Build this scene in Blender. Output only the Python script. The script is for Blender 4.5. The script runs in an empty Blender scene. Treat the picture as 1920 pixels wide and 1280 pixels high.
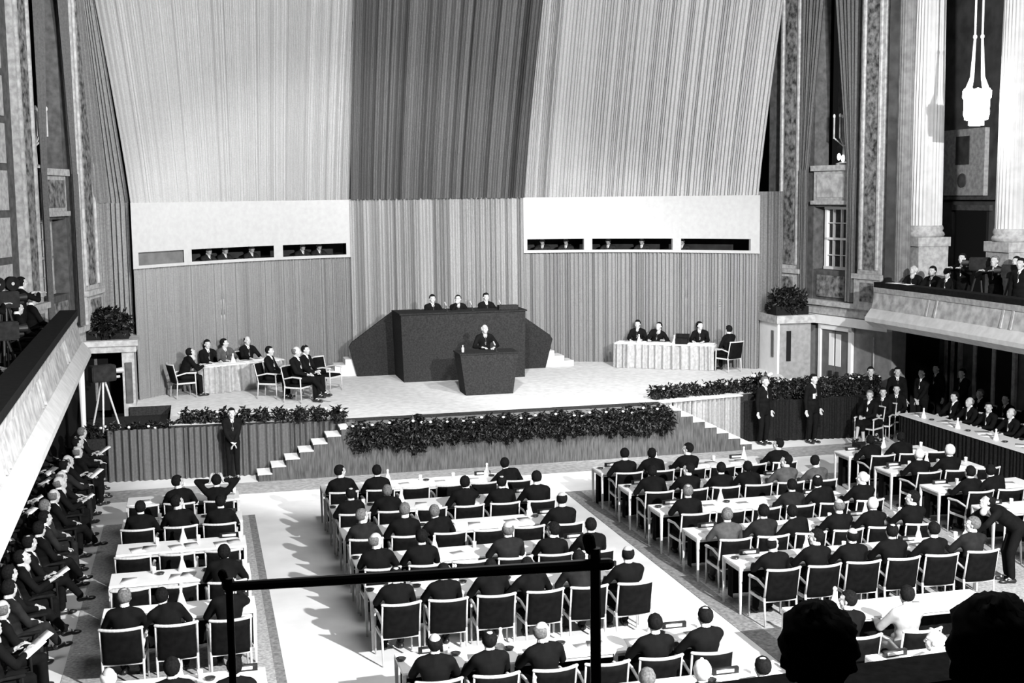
import bpy, bmesh, math, random
from mathutils import Vector, Matrix, Euler, noise
V = Vector; PI = math.pi
random.seed(7)
SC = bpy.context.scene; COL = SC.collection

# ------------------------------------------------------------------ camera
cd = bpy.data.cameras.new('camera'); cam = bpy.data.objects.new('camera', cd); COL.objects.link(cam)
cd.sensor_width = 36.0; cd.lens = 36.0*2353.8/1920.0; cd.clip_start = .1; cd.clip_end = 200
def cam_axes(p, y, r):
    fw = V((math.sin(y)*math.cos(p), math.cos(y)*math.cos(p), -math.sin(p)))
    r0 = V((math.cos(y), -math.sin(y), 0)); u0 = r0.cross(fw)
    ri = math.cos(r)*r0+math.sin(r)*u0; up = -math.sin(r)*r0+math.cos(r)*u0
    return ri, up, fw
ri, up, fw = cam_axes(.116552, .245169, -.0115613)
cam.matrix_world = Matrix(((ri.x, up.x, -fw.x, 0), (ri.y, up.y, -fw.y, 0), (ri.z, up.z, -fw.z, 6.3), (0, 0, 0, 1)))
SC.camera = cam
SC.view_settings.view_transform = 'Standard'; SC.view_settings.look = 'None'
SC.view_settings.gamma = 1; SC.view_settings.use_curve_mapping = False
SC.view_settings.exposure = 0.0

# ------------------------------------------------------------------ light
w = bpy.data.worlds.new('world'); SC.world = w; w.use_nodes = True
w.node_tree.nodes['Background'].inputs[0].default_value = (.5, .5, .5, 1)
w.node_tree.nodes['Background'].inputs[1].default_value = .02
def look(o, target):
    d = V(target)-o.location; o.rotation_euler = d.to_track_quat('-Z', 'Y').to_euler()
def light(name, kind, loc, target, power, size=.3, angle=None, blend=.4, size_y=None):
    l = bpy.data.lights.new(name, kind); l.energy = power
    if kind == 'AREA':
        l.size = size
        if size_y: l.shape = 'RECTANGLE'; l.size_y = size_y
    else: l.shadow_soft_size = size
    if kind == 'SPOT': l.spot_size = angle; l.spot_blend = blend
    o = bpy.data.objects.new(name, l); COL.objects.link(o); o.location = loc; look(o, target); return o
light('hall_floodlight', 'SPOT', (9.4, 0, 10), (7.5, 25, 1), 45000, .12, math.radians(88), .25)
light('stage_floodlight_left', 'SPOT', (3.2, 17, 11.5), (5.0, 32.8, 1.8), 12500, .35, math.radians(58), .4)
light('stage_floodlight_right', 'SPOT', (10.8, 17, 11.5), (11.6, 32.8, 1.6), 11500, .35, math.radians(42), .5)
light('curtain_floodlight_left', 'SPOT', (1.0, 18, 9), (2.0, 36, 10.0), 9500, .5, math.radians(62), .9)
light('curtain_floodlight_right', 'SPOT', (13.0, 18, 9), (12.5, 36, 9.5), 9500, .5, math.radians(62), .9)
light('ambient_fill', 'AREA', (7.1, 12, 14), (7.1, 16, 0), 1500, 8)  # added soft fill over the whole hall, stands for no actual fixture
light('gallery_floodlight', 'SPOT', (4.0, 12, 9.5), (18.6, 27, 7.0), 850, .3, math.radians(60), .8)

# ------------------------------------------------------------------ materials
MATS = {}
def mat(name, v, rough=.8, var=0, scale=8, emit=0, metal=0, v2=None, stretch=None, bump=0, trans=0):
    if name in MATS: return MATS[name]
    m = bpy.data.materials.new(name); m.use_nodes = True; nt = m.node_tree; b = nt.nodes['Principled BSDF']
    b.inputs['Base Color'].default_value = (v, v, v, 1); b.inputs['Roughness'].default_value = rough
    b.inputs['Metallic'].default_value = metal
    if rough >= .8: b.inputs['Specular IOR Level'].default_value = .06
    if emit:
        b.inputs['Emission Color'].default_value = (1, 1, 1, 1); b.inputs['Emission Strength'].default_value = emit
    if trans: b.inputs['Transmission Weight'].default_value = trans
    if var or v2 is not None or bump:
        tc = nt.nodes.new('ShaderNodeTexCoord'); mp = nt.nodes.new('ShaderNodeMapping'); nz = nt.nodes.new('ShaderNodeTexNoise')
        nt.links.new(tc.outputs['Object'], mp.inputs[0]); nt.links.new(mp.outputs[0], nz.inputs['Vector'])
        nz.inputs['Scale'].default_value = scale; nz.inputs['Detail'].default_value = 4
        if stretch: mp.inputs['Scale'].default_value = stretch
        lo, hi = (v*(1-var), min(1, v*(1+var))) if v2 is None else (v, v2)
        cr = nt.nodes.new('ShaderNodeValToRGB')
        cr.color_ramp.elements[0].position = .32; cr.color_ramp.elements[0].color = (lo, lo, lo, 1)
        cr.color_ramp.elements[1].position = .68; cr.color_ramp.elements[1].color = (hi, hi, hi, 1)
        nt.links.new(nz.outputs[0], cr.inputs[0]); nt.links.new(cr.outputs[0], b.inputs['Base Color'])
        if bump:
            bp = nt.nodes.new('ShaderNodeBump'); bp.inputs['Strength'].default_value = bump
            nt.links.new(nz.outputs[0], bp.inputs['Height']); nt.links.new(bp.outputs[0], b.inputs['Normal'])
    MATS[name] = m; return m
M_floor = mat('pale_floor', .70, .55, .08, 1.5)
M_rug = mat('grey_rug', .36, .95, .3, 22)
M_rugb = mat('rug_border', .2, .95, .35, 16)
M_stage = mat('stage_carpet', .60, .95, .12, 6)
M_lower = mat('pleated_cloth', .37, .9, .10, 30)
M_upper = mat('pale_curtain_cloth', .57, .9, .08, 30)
M_cgrey = mat('grey_curtain_cloth', .20, .9, .12, 30)
M_cpale = mat('centre_curtain_cloth', .50, .9, .10, 30)
M_side = mat('side_curtain_cloth', .17, .9, .15, 20)
M_drape = mat('stage_skirt_cloth', .20, .9, .12, 20)
M_drapel = mat('pale_skirt_cloth', .60, .9, .12, 20)
M_white = mat('white_paint', .72, .6, .05, 4)
M_plaster = mat('plaster', .35, .85, .25, 9)
M_plaster2 = mat('dark_plaster', .085, .85, .3, 6)
M_ornament = mat('carved_ornament', .03, .9, 0, 7, v2=.26, bump=.6)
M_ornl = mat('pale_relief', .26, .8, 0, 5, v2=.50, bump=.5)
M_dark = mat('dark_opening', .012, .9)
M_wall = mat('dark_wall', .05, .9, .3, 3)
M_door = mat('door_panel', .10, .7, .15, 5)
M_felt = mat('dark_felt', .026, .95, .3, 25)
M_felt2 = mat('darker_felt', .022, .95, .3, 25)
M_black = mat('black_cloth', .010, .85, .3, 10)
M_uph = mat('black_upholstery', .005, .8, .3, 14)
M_wood = mat('pale_wood', .5, .5, .12, 20)
M_table = mat('white_tabletop', .80, .5, .03, 6)
M_paper = mat('white_paper', .82, .8)
M_greyp = mat('grey_blotter', .38, .8)
M_glass = mat('frosted_glass', .8, .15)
M_ash = mat('dark_glass', .03, .2)
M_metal = mat('dark_metal', .015, .5, metal=.3)
M_camera = mat('camera_enamel', .02, .8, .3, 9)
M_lens = mat('lens_metal', .6, .3, metal=.5)
M_leaf = mat('leaf', .009, .8, .5, 3)
M_leaf2 = mat('grey_leaf', .045, .7, .5, 3)
M_flower = mat('white_flower', .7, .7)
M_skin = mat('skin', .42, .6)
M_eye = mat('eye', .02, .4)
M_hd = mat('dark_hair', .008, .85, .4, 40)
M_hg = mat('grey_hair', .12, .85, .4, 40)
M_hw = mat('white_hair', .6, .7, .15, 40)
M_suits = {'black': mat('black_suit', .006, .85, .2, 10), 'charcoal': mat('charcoal_suit', .016, .85, .25, 10),
           'grey': mat('grey_suit', .07, .85, .25, 10), 'light': mat('light_suit', .33, .85, .15, 10)}
M_shirt = mat('white_shirt', .72, .8); M_tie = mat('dark_tie', .02, .7); M_shoe = mat('black_shoe', .012, .35)
M_lamp = mat('lit_crystal', .9, .2, emit=14)
M_glow = mat('candle_bulb', .9, .2, emit=5)

# ------------------------------------------------------------------ mesh helpers
def finish(bm, name, smooth=False):
    me = bpy.data.meshes.new(name); bm.normal_update(); bm.to_mesh(me); bm.free()
    if smooth:
        for p in me.polygons: p.use_smooth = True
    return me
def obj(name, me, m, parent=None, smooth=False):
    if isinstance(me, bmesh.types.BMesh): me = finish(me, name, smooth)
    if m is not None and len(me.materials) == 0:
        for q in (m if isinstance(m, (list, tuple)) else [m]): me.materials.append(q)
    o = bpy.data.objects.new(name, me); COL.objects.link(o)
    if parent: o.parent = parent
    return o
def struct(name, bm, m, parent=None, smooth=False):
    o = obj(name, bm, m, parent, smooth)
    if not parent: o['kind'] = 'structure'
    return o
def tag(o, label, cat, group=None):
    o['label'] = label; o['category'] = cat
    if group: o['group'] = group
    return o
def thing(name, label, cat, loc=(0, 0, 0), rz=0, group=None):
    o = bpy.data.objects.new(name, None); COL.objects.link(o); o.empty_display_size = .2
    o.location = loc; o.rotation_euler = (0, 0, rz); return tag(o, label, cat, group)
def dup(root, loc, rz, label, group=None, scale=None):
    r = root.copy(); COL.objects.link(r); r.location = loc; r.rotation_euler = (0, 0, rz); r['label'] = label
    if group: r['group'] = group
    if scale: r.scale = scale
    for ch in list(root.children):
        c = ch.copy(); COL.objects.link(c); c.parent = r
        for g in list(ch.children):
            d = g.copy(); COL.objects.link(d); d.parent = c
    return r
def box(bm, x0, x1, y0, y1, z0, z1, mt=None):
    vs = [bm.verts.new(p) for p in ((x0,y0,z0),(x1,y0,z0),(x1,y1,z0),(x0,y1,z0),(x0,y0,z1),(x1,y0,z1),(x1,y1,z1),(x0,y1,z1))]
    for f in ((0,3,2,1),(4,5,6,7),(0,1,5,4),(1,2,6,5),(2,3,7,6),(3,0,4,7)): bm.faces.new([vs[i] for i in f])
    if mt is not None: bmesh.ops.transform(bm, matrix=mt, verts=vs)
    return vs
def bx(*a, mt=None):
    bm = bmesh.new(); box(bm, *a, mt=mt); return bm
def prism(bm, pts, z0, z1, mt=None):
    """extrude a closed 2-D outline (x,y) from z0 to z1"""
    a = [bm.verts.new((p[0], p[1], z0)) for p in pts]; b = [bm.verts.new((p[0], p[1], z1)) for p in pts]; n = len(pts)
    bm.faces.new(a[::-1]); bm.faces.new(b)
    for i in range(n): bm.faces.new((a[i], a[(i+1) % n], b[(i+1) % n], b[i]))
    bmesh.ops.recalc_face_normals(bm, faces=bm.faces[:])
    if mt is not None: bmesh.ops.transform(bm, matrix=mt, verts=a+b)
def hexa(bm, p):
    """8 points, bottom four then top four"""
    vs = [bm.verts.new(q) for q in p]
    for f in ((0,3,2,1),(4,5,6,7),(0,1,5,4),(1,2,6,5),(2,3,7,6),(3,0,4,7)): bm.faces.new([vs[i] for i in f])
def caps(bm, p0, p1, r0, r1=None, seg=10, rings=3):
    p0 = V(p0); p1 = V(p1); r1 = r0 if r1 is None else r1
    d = p1-p0; L = d.length
    if L < 1e-6: d = V((0, 0, 1)); L = 1e-6
    d = d/L; a = d.orthogonal().normalized(); b = d.cross(a)
    prof = [(-r0*math.cos(t), r0*math.sin(t)) for t in [PI/2*i/rings for i in range(rings+1)]]
    prof += [(L+r1*math.sin(t), r1*math.cos(t)) for t in [PI/2*i/rings for i in range(rings+1)]]
    last = None
    for k, (h, r) in enumerate(prof):
        c = p0+d*h
        if r < 1e-5: ring = [bm.verts.new(c)]
        else: ring = [bm.verts.new(c+a*r*math.cos(2*PI*i/seg)+b*r*math.sin(2*PI*i/seg)) for i in range(seg)]
        if last:
            for i in range(seg):
                j = (i+1) % seg
                if len(last) == 1: bm.faces.new((last[0], ring[j], ring[i]))
                elif len(ring) == 1: bm.faces.new((last[i], last[j], ring[0]))
                else: bm.faces.new((last[i], last[j], ring[j], ring[i]))
        last = ring
def tube(bm, p0, p1, r0, r1=None, seg=8):
    p0 = V(p0); p1 = V(p1); r1 = r0 if r1 is None else r1
    d = (p1-p0).normalized(); a = d.orthogonal().normalized(); b = d.cross(a)
    A = [bm.verts.new(p0+a*r0*math.cos(2*PI*i/seg)+b*r0*math.sin(2*PI*i/seg)) for i in range(seg)]
    B = [bm.verts.new(p1+a*r1*math.cos(2*PI*i/seg)+b*r1*math.sin(2*PI*i/seg)) for i in range(seg)]
    bm.faces.new(A[::-1]); bm.faces.new(B)
    for i in range(seg): bm.faces.new((A[i], A[(i+1) % seg], B[(i+1) % seg], B[i]))
def ell(bm, c, r, rot=None, seg=16, rings=10):
    m = Matrix.Translation(c) @ (rot.to_4x4() if rot else Matrix()) @ Matrix.Diagonal((r[0], r[1], r[2], 1))
    return bmesh.ops.create_uvsphere(bm, u_segments=seg, v_segments=rings, radius=1, matrix=m)['verts']
def lathe(bm, prof, seg=20, c=(0, 0, 0), flute=0):
    last = None
    for r, z in prof:
        ring = []
        for i in range(seg):
            rr = r*(1-(flute if (i % 2) else 0)); a = 2*PI*i/seg
            ring.append(bm.verts.new((c[0]+rr*math.cos(a), c[1]+rr*math.sin(a), c[2]+z)))
        if last:
            for i in range(seg): bm.faces.new((last[i], last[(i+1) % seg], ring[(i+1) % seg], ring[i]))
        else: bm.faces.new(ring[::-1])
        last = ring
    bm.faces.new(last)
def remesh(bm, voxel, smooth=2):
    me = finish(bm, 'tmp'); o = bpy.data.objects.new('tmp', me); COL.objects.link(o)
    m = o.modifiers.new('r', 'REMESH'); m.mode = 'VOXEL'; m.voxel_size = voxel
    if smooth: s = o.modifiers.new('s', 'SMOOTH'); s.factor = .5; s.iterations = smooth
    dg = bpy.context.evaluated_depsgraph_get(); out = bpy.data.meshes.new_from_object(o.evaluated_get(dg))
    bpy.data.objects.remove(o); bpy.data.meshes.remove(me)
    for p in out.polygons: p.use_smooth = True
    return out
def ordn(i): return ['first', 'second', 'third', 'fourth', 'fifth', 'sixth', 'seventh', 'eighth', 'ninth', 'tenth', 'eleventh', 'twelfth', 'thirteenth', 'fourteenth', 'fifteenth', 'sixteenth', 'seventeenth', 'eighteenth', 'nineteenth', 'twentieth'][i]

# ------------------------------------------------------------------ floor and rugs
CX = 7.1
struct('floor', bx(-7, 22, 6, 29.2, -.1, 0), M_floor)
tag(obj('aisle_rug', bx(-1.95, .80, 8, 25.05, 0, .008), M_rug), 'long grey rug under the narrow left desk block', 'rug')
tag(obj('aisle_rug', bx(7.75, 16.2, 8, 25.1, 0, .008), M_rug), 'wide grey rug under the desk blocks right of the white aisle', 'rug')
tag(obj('rug_border', bx(.80, .93, 8, 25.05, 0, .008), M_rugb), 'thin dark border strip along the left rug edge', 'rug border')
tag(obj('rug_border', bx(7.40, 7.75, 8, 25.1, 0, .008), M_rugb), 'mottled dark border strip beside the white aisle, right of it', 'rug border')
tag(obj('floor_runner', bx(-3, 16.2, 26.9, 28.0, 0, .006), mat('speckled_runner', .3, .95, .25, 9)), 'speckled grey runner along the foot of the stage', 'rug')

# ------------------------------------------------------------------ stage
def poly(points, z0, z1):
    bm = bmesh.new(); prism(bm, points, z0, z1); return bm
struct('floor_stage', poly([(-.75, 29.95), (-.75, 29.0), (.3, 28.92), (3.05, 28.72), (11.15, 28.72), (13.2, 29.12), (14.9, 29.4), (15.75, 31.9), (15.75, 36), (12, 38.2), (2, 38.2), (-1.6, 35), (-1.75, 31.95), (-.75, 31.95)], 0, 1.2), [M_stage, M_felt])
for p_ in bpy.data.objects['floor_stage'].data.polygons:
    if p_.normal.z < .5: p_.material_index = 1
struct('floor_platform', poly([(-2.7, 29.05), (-.76, 29.0), (-.76, 31.94), (-2.7, 31.94)], 0, .98), M_felt2)
struct('floor_platform_right', poly([(13.22, 29.05), (17.4, 28.75), (17.4, 31.9), (15.7, 31.9), (14.9, 29.45), (13.22, 29.17)], 0, .98), M_felt2)

def pleat(path, z0, z1, n, depth, rows=1, toppath=None, jitter=.5, lean=None, thick=True, sub=8, ragged=0):
    """pleated cloth along a plan polyline; toppath gives the plan line at the top"""
    def samp(P, t):
        L = [0]
        for i in range(len(P)-1): L.append(L[-1]+(V(P[i+1])-V(P[i])).length)
        s = t*L[-1]
        for i in range(len(P)-1):
            if s <= L[i+1]+1e-9:
                f = (s-L[i])/(L[i+1]-L[i]); a, b = V(P[i]), V(P[i+1]); return a+(b-a)*f, (b-a).normalized()
        return V(P[-1]), (V(P[-1])-V(P[-2])).normalized()
    tp = toppath or path
    us = []; offs = []; rnd = random.Random(int(n*13+z0*7))
    t = 0; ws = [1+jitter*(rnd.random()-.5)*1.6 for _ in range(n)]; tot = sum(ws)
    for wi in ws:
        d = depth*(.45+.9*rnd.random())
        for s in range(sub):
            us.append(t+wi/tot*s/sub); offs.append(d*math.sin(2*PI*s/sub))
        t += wi/tot
    us.append(1.0); offs.append(0)
    bm = bmesh.new(); prev = None
    for r in range(rows+1):
        f = r/rows; row = []
        for u_, o_ in zip(us, offs):
            a, da = samp(path, u_); b, db = samp(tp, u_)
            g = f if lean is None else lean(f)
            p = a+(b-a)*g; d = (da+(db-da)*g).normalized(); nrm = V((d.y, -d.x))
            row.append(bm.verts.new((p.x+nrm.x*o_, p.y+nrm.y*o_, z0+(z1-z0)*f)))
        if prev:
            for i in range(len(row)-1): bm.faces.new((prev[i], prev[i+1], row[i+1], row[i]))
        prev = row
    if thick: bmesh.ops.solidify(bm, geom=bm.faces[:], thickness=.012)
    return bm
def arcy(x): return 37.0-3.8*(min(abs(x-CX), 8.7)/8.5)**2.6
def arc(x0, x1, n=10, R=11.5, cy=25.4, off=0):
    return [(x, arcy(x)-off) for x in [x0+(x1-x0)*i/n for i in range(n+1)]]
# stage front cloth: flat stair wall, gathered skirts left and right
def stair_wall():
    bm = bmesh.new()
    pts = [(1.15, 0), (13.05, 0)]
    for k in range(7): pts += [(13.05-.31*k, .155*(k+1)-.01), (13.05-.31*(k+1), .155*(k+1)-.01)]
    pts += [(10.8, 1.12), (3.4, 1.12)]
    for k in range(6, -1, -1): pts += [(1.15+.31*(k+1), .155*(k+1)-.01), (1.15+.31*k, .155*(k+1)-.01)]
    # outline in XZ, thin in Y, cloth ridges in front
    out = []
    for p in pts:
        if not out or (abs(out[-1][0]-p[0])+abs(out[-1][1]-p[1])) > 1e-4: out.append(p)
    prism(bm, out, 0, .04, Matrix(((1, 0, 0, 0), (0, 0, -1, 28.04), (0, 1, 0, 0), (0, 0, 0, 1))))
    return bm
M_stairw = mat('stage_front_cloth', .045, .95, 0, 26, v2=.11, stretch=(1, 1, .12), bump=.4)
wall_ = struct('wall_stage_front', stair_wall(), M_stairw)
for side in (0, 1):
    st = thing('stage_stairs', ['seven white topped steps climbing to the stage at its left side', 'seven white topped steps climbing to the stage at its right side'][side], 'stairs', (1.15 if side == 0 else 13.05, 28.05, 0), 0)
    bmr = bmesh.new()
    for k in range(7):
        s = 1 if side == 0 else -1
        x0, x1 = sorted((s*.31*k, s*.31*(k+1)))
        obj('tread', bx(x0-.012, x1+.012, -.02, .62, .155*(k+1)-.02, .155*(k+1)+.012), M_white, st)
        box(bmr, x0, x1, .0, .6, 0, .155*(k+1)-.02)
    obj('riser_block', bmr, M_stairw, st)
tag(obj('stage_skirt', pleat([(-2.1, 28.95), (.3, 28.80), (1.6, 28.72), (3.4, 28.70)], 0, 1.17, 38, .045), M_drape), 'dark gathered cloth skirt on stage front behind the left stairs', 'curtain')
tag(obj('stage_skirt', pleat([(10.9, 28.66), (13.2, 29.02)], 0, 1.17, 18, .055), M_drapel), 'pale gathered cloth skirt on stage front behind the right stairs', 'curtain')
tag(obj('stage_skirt', pleat([(13.3, 29.0), (14.4, 28.8), (16.3, 28.62)], 0, 1.05, 18, .035), M_felt), 'dark cloth skirt right of the pale skirt, behind two standing men', 'curtain')
tag(obj('ledge_board', bx(0, 2.36, -.05, .25, 0, .03, mt=Matrix.Translation((10.9, 28.62, 1.18)) @ Matrix.Rotation(math.atan2(.38, 2.3), 4, 'Z')), M_white), 'white ledge board on top of the pale stage skirt', 'ledge')

# ------------------------------------------------------------------ backdrop
XL, XM1, XM2, XR = -1.55, 4.38, 9.58, 15.6
pad = pleat(arc(XL, XM1), 1.2, 4.62, 72, .032, rows=2, jitter=.7)
tag(obj('backdrop_curtain', pad, M_lower), 'pleated grey cloth wall behind the left stage table, under the booth', 'curtain')
tag(obj('backdrop_curtain', pleat(arc(XM2, XR), 1.2, 4.62, 73, .032, rows=2, jitter=.7), M_lower), 'pleated grey cloth wall behind the right stage table, under the booth', 'curtain')
tag(obj('backdrop_curtain', pleat(arc(XM1-.02, XM2, off=.15), 1.2, 6.22, 42, .065, rows=6, jitter=.8), M_cpale), 'pale deeply folded lower curtain behind the raised dais', 'curtain')
# upper curtains, the top line hangs further out towards the hall
TL = [(-2.35, 32.3), (0.9, 33.6), (4.55, 34.5)]; TC = [(4.5, 34.4), (6.9, 34.75), (9.6, 34.7)]; TR = [(9.62, 34.8), (13.0, 34.1), (16.3, 32.9)]
ln = lambda f: f**1.15
tag(obj('upper_curtain', pleat(arc(XL, XM1), 6.2, 12.6, 84, .034, rows=8, jitter=.8, toppath=TL, lean=ln), M_upper), 'tall pale pleated upper curtain left of the dark centre panel', 'curtain')
tag(obj('upper_curtain', pleat(arc(XM1, XM2, off=.25), 6.2, 12.6, 48, .07, rows=8, jitter=.8, toppath=[(4.4, 34.2), (6.9, 34.5), (9.75, 34.5)], lean=ln), M_cgrey), 'dark grey folded upper curtain in the middle of the backdrop', 'curtain')
tag(obj('upper_curtain', pleat(arc(XM2, XR), 6.2, 12.6, 85, .034, rows=8, jitter=.8, toppath=TR, lean=ln), M_upper), 'tall pale pleated upper curtain right of the dark centre panel', 'curtain')
tag(obj('side_curtain', pleat([(-2.62, 33.2), (-2.1, 33.6), (-1.62, 33.35)], 1.2, 6.2, 9, .05, rows=2), mat('side_cloth_left', .34, .9, .15, 20)), 'dark gathered side curtain below the seam, left of the backdrop', 'curtain')
tag(obj('side_curtain', pleat([(-2.62, 33.2), (-2.1, 33.6), (-1.6, 33.4)], 6.2, 12.8, 10, .06, rows=4, toppath=[(-2.75, 32.3), (-2.5, 32.5), (-2.3, 32.3)]), mat('side_cloth_left', .34, .9, .15, 20)), 'narrow folded side curtain above the seam, left of the backdrop', 'curtain')
tag(obj('side_curtain', pleat([(15.62, 33.3), (16.0, 33.5), (16.45, 33.4)], 1.2, 6.3, 7, .06, rows=2), mat('side_cloth_right', .26, .9, .15, 20)), 'folded side curtain at the right end of the backdrop, behind the planter', 'curtain')
struct('wall_back', bx(-6, 21, 39.0, 39.2, -.1, 13), M_dark)
def arcbox(bm, x0, x1, z0, z1, off0, off1, n=8):
    a = arc(x0, x1, n, off=off1); b = arc(x0, x1, n, off=off0)
    for i in range(n):
        hexa(bm, [(a[i][0], a[i][1], z0), (a[i+1][0], a[i+1][1], z0), (b[i+1][0], b[i+1][1], z0), (b[i][0], b[i][1], z0),
                  (a[i][0], a[i][1], z1), (a[i+1][0], a[i+1][1], z1), (b[i+1][0], b[i+1][1], z1), (b[i][0], b[i][1], z1)])
ZB, Z0, Z1, ZT = 4.54, 4.62, 4.95, 6.2
M_booth = mat('booth_panel', .35, .7, .05, 8)
def booth(x0, x1, wins, label):
    t = thing('interpreter_booth', label, 'booth', (0, 0, 0))
    bm = bmesh.new(); arcbox(bm, x0, x1, Z1, ZT, -.02, .1, 14); arcbox(bm, x0, x1, ZB, Z0, -.02, .12, 14)
    e = [x0]+[v for wn in wins for v in wn]+[x1]
    for i in range(0, len(e), 2): arcbox(bm, e[i], e[i+1], Z0, Z1, -.02, .1, 2)
    obj('front_panel', bm, M_booth, t)
    bm = bmesh.new(); arcbox(bm, x0+.05, x1-.05, Z0-.05, Z1+.6, -1.6, -1.55, 10); arcbox(bm, x0+.05, x1-.05, 3.5, 3.6, -1.6, -.1, 10); arcbox(bm, x0+.05, x1-.05, Z1+.5, Z1+.55, -1.6, -.02, 10); arcbox(bm, x0+.05, x1-.05, 3.6, Z0-.05, -.12, -.06, 10)
    obj('booth_interior', bm, M_wall, t)
    return t
WL = [(-1.42, -.32), (-.12, 2.12), (2.38, 4.24)]; WR = [(9.7, 11.35), (11.58, 13.68), (13.88, 15.42)]
bl = booth(XL, XM1, WL, 'long white booth with three slot windows in the left backdrop')
br = booth(XM2, XR, WR, 'long white booth with three slot windows in the right backdrop')
bm = bmesh.new(); arcbox(bm, WL[0][0], WL[0][1], Z0, Z1, -.06, -.03, 3); obj('window_blind', bm, mat('grey_blind', .1, .7, .2, 4), bl)

# ------------------------------------------------------------------ side walls (splayed), pilasters, niches
def wallline(side, Y):
    x = -2.53-.197*(33.6-Y)
    return x if side < 0 else 2*CX-x+.05
class Frame:
    """local frame along a splayed side wall: s = distance from the stage end, d = out from the wall into the hall"""
    def __init__(s, side):
        s.side = side; s.o = V((wallline(side, 34.6), 34.6, 0)); s.e = (V((wallline(side, 27), 27, 0))-s.o).normalized()
        n = V((s.e.y, -s.e.x, 0)); s.n = n if n.x*side < 0 else -n
    def y2s(s, Y): return (Y-34.6)/s.e.y
    def box(s, bm, ya, yb, d0, d1, z0, z1):
        a, b = s.y2s(ya), s.y2s(yb); P = lambda u, d, z: s.o+s.e*u+s.n*d+V((0, 0, z))
        hexa(bm, [P(a, d0, z0), P(b, d0, z0), P(b, d1, z0), P(a, d1, z0), P(a, d0, z1), P(b, d0, z1), P(b, d1, z1), P(a, d1, z1)])
        bmesh.ops.recalc_face_normals(bm, faces=bm.faces[:])
    def p(s, Y, d, z): return s.o+s.e*s.y2s(Y)+s.n*d+V((0, 0, z))
def side_wall(side, nm):
    F = Frame(side); NA, NB = (32.55, 31.0) if side > 0 else (31.45, 29.6)
    yend = 29.35 if side > 0 else 26.6
    bm = bmesh.new()
    F.box(bm, 34.6, NA, -.5, 0, 3.1, 13); F.box(bm, NB, yend, -.5, 0, 3.1, 13); F.box(bm, NA, NB, -.5, -.02, 3.1, 4.1)
    F.box(bm, NA, NB, -.5, -.02, 5.85, 7.0); F.box(bm, NA, NB, -.9, -.8, 7.0, 13)
    F.box(bm, NA, NB, -.5, -.4, 4.1, 5.85)
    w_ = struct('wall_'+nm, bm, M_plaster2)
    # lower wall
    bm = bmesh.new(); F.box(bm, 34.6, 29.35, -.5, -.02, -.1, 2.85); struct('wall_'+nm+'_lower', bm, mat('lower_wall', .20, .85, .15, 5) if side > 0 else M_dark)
    bm = bmesh.new(); F.box(bm, 34.0, yend, -.02, .16, 2.60, 2.84); struct('trim_1' if side < 0 else 'trim_2', bm, M_white)
    bm = bmesh.new(); F.box(bm, 34.0, yend, -.3, .10, 2.86, 3.22); F.box(bm, 34.0, yend, -.3, .2, 3.12, 3.26); struct('trim_3' if side < 0 else 'trim_4', bm, M_plaster)
    # pilasters
    for k, (ya, yb) in enumerate([(33.95, 32.95) if side > 0 else (33.5, 32.2), (NB-.5 if side < 0 else 30.55, NB-1.5 if side < 0 else 29.65)]):
        pl = thing('pilaster', ['ornate carved pilaster next to the curtain on the %s wall', 'ornate carved pilaster on hall side of the %s wall niche'][k] % nm, 'pilaster')
        b1 = bmesh.new(); F.box(b1, ya, yb, 0, .14, 4.05, 13); obj('shaft', b1, M_plaster, pl)
        dd = (ya-yb)*.27
        b1 = bmesh.new(); F.box(b1, ya-dd, yb+dd, .14, .165, 4.2, 13); obj('carved_panel', b1, M_ornament, pl)
        b1 = bmesh.new()
        for q in (ya-.1, yb+.18): F.box(b1, q, q-.07, .14, .19, 4.2, 13)
        obj('edge_moulding', b1, M_plaster, pl)
        b1 = bmesh.new(); F.box(b1, ya+.06, yb-.06, 0, .2, 3.26, 3.95); F.box(b1, ya+.1, yb-.1, 0, .26, 3.95, 4.08); obj('base_block', b1, M_plaster, pl)
        b1 = bmesh.new(); F.box(b1, ya-.2, yb+.2, .2, .22, 3.35, 3.85); obj('base_relief', b1, M_ornament, pl)
    # window in the niche
    wd = struct('window_'+('1' if side < 0 else '2'), bmesh.new(), M_dark)
    b1 = bmesh.new(); m0, m1 = NA-.12, NB+.12
    F.box(b1, m0, m0-.09, -.4, -.3, 4.1, 5.85); F.box(b1, m1+.09, m1, -.4, -.3, 4.1, 5.85); F.box(b1, m0, m1, -.4, -.28, 4.08, 4.18); F.box(b1, m0, m1, -.4, -.28, 5.78, 5.88); F.box(b1, m0, m1, -.4, -.3, 4.93, 4.99)
    for i in (1, 2, 3): q = m0+(m1-m0)*i/4; F.box(b1, q+.02, q-.02, -.4, -.33, 4.1, 5.85)
    for z in (4.5, 5.4): F.box(b1, m0, m1, -.4, -.33, z-.012, z+.012)
    obj('window_frame', b1, M_white if side > 0 else M_plaster, wd)
    b1 = bmesh.new(); F.box(b1, m0, m1, -.42, -.4, 4.1, 5.85); obj('window_pane', b1, mat('night_pane', .035, .15, .6, 2), wd)
    b1 = bmesh.new(); F.box(b1, NA-.05, NB+.05, -.02, .05, 6.0, 6.85); F.box(b1, NA, NB, -.02, .14, 6.85, 7.0); F.box(b1, NA, NB, -.02, .12, 5.92, 6.03)
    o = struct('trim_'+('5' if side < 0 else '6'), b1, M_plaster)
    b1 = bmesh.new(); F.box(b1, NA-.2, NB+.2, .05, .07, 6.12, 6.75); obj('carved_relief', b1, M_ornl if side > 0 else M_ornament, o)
    b1 = bmesh.new(); F.box(b1, NA-.2, NB+.2, -.02, .02, 3.35, 3.95); obj('carved_relief', b1, M_ornament, o)
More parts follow.
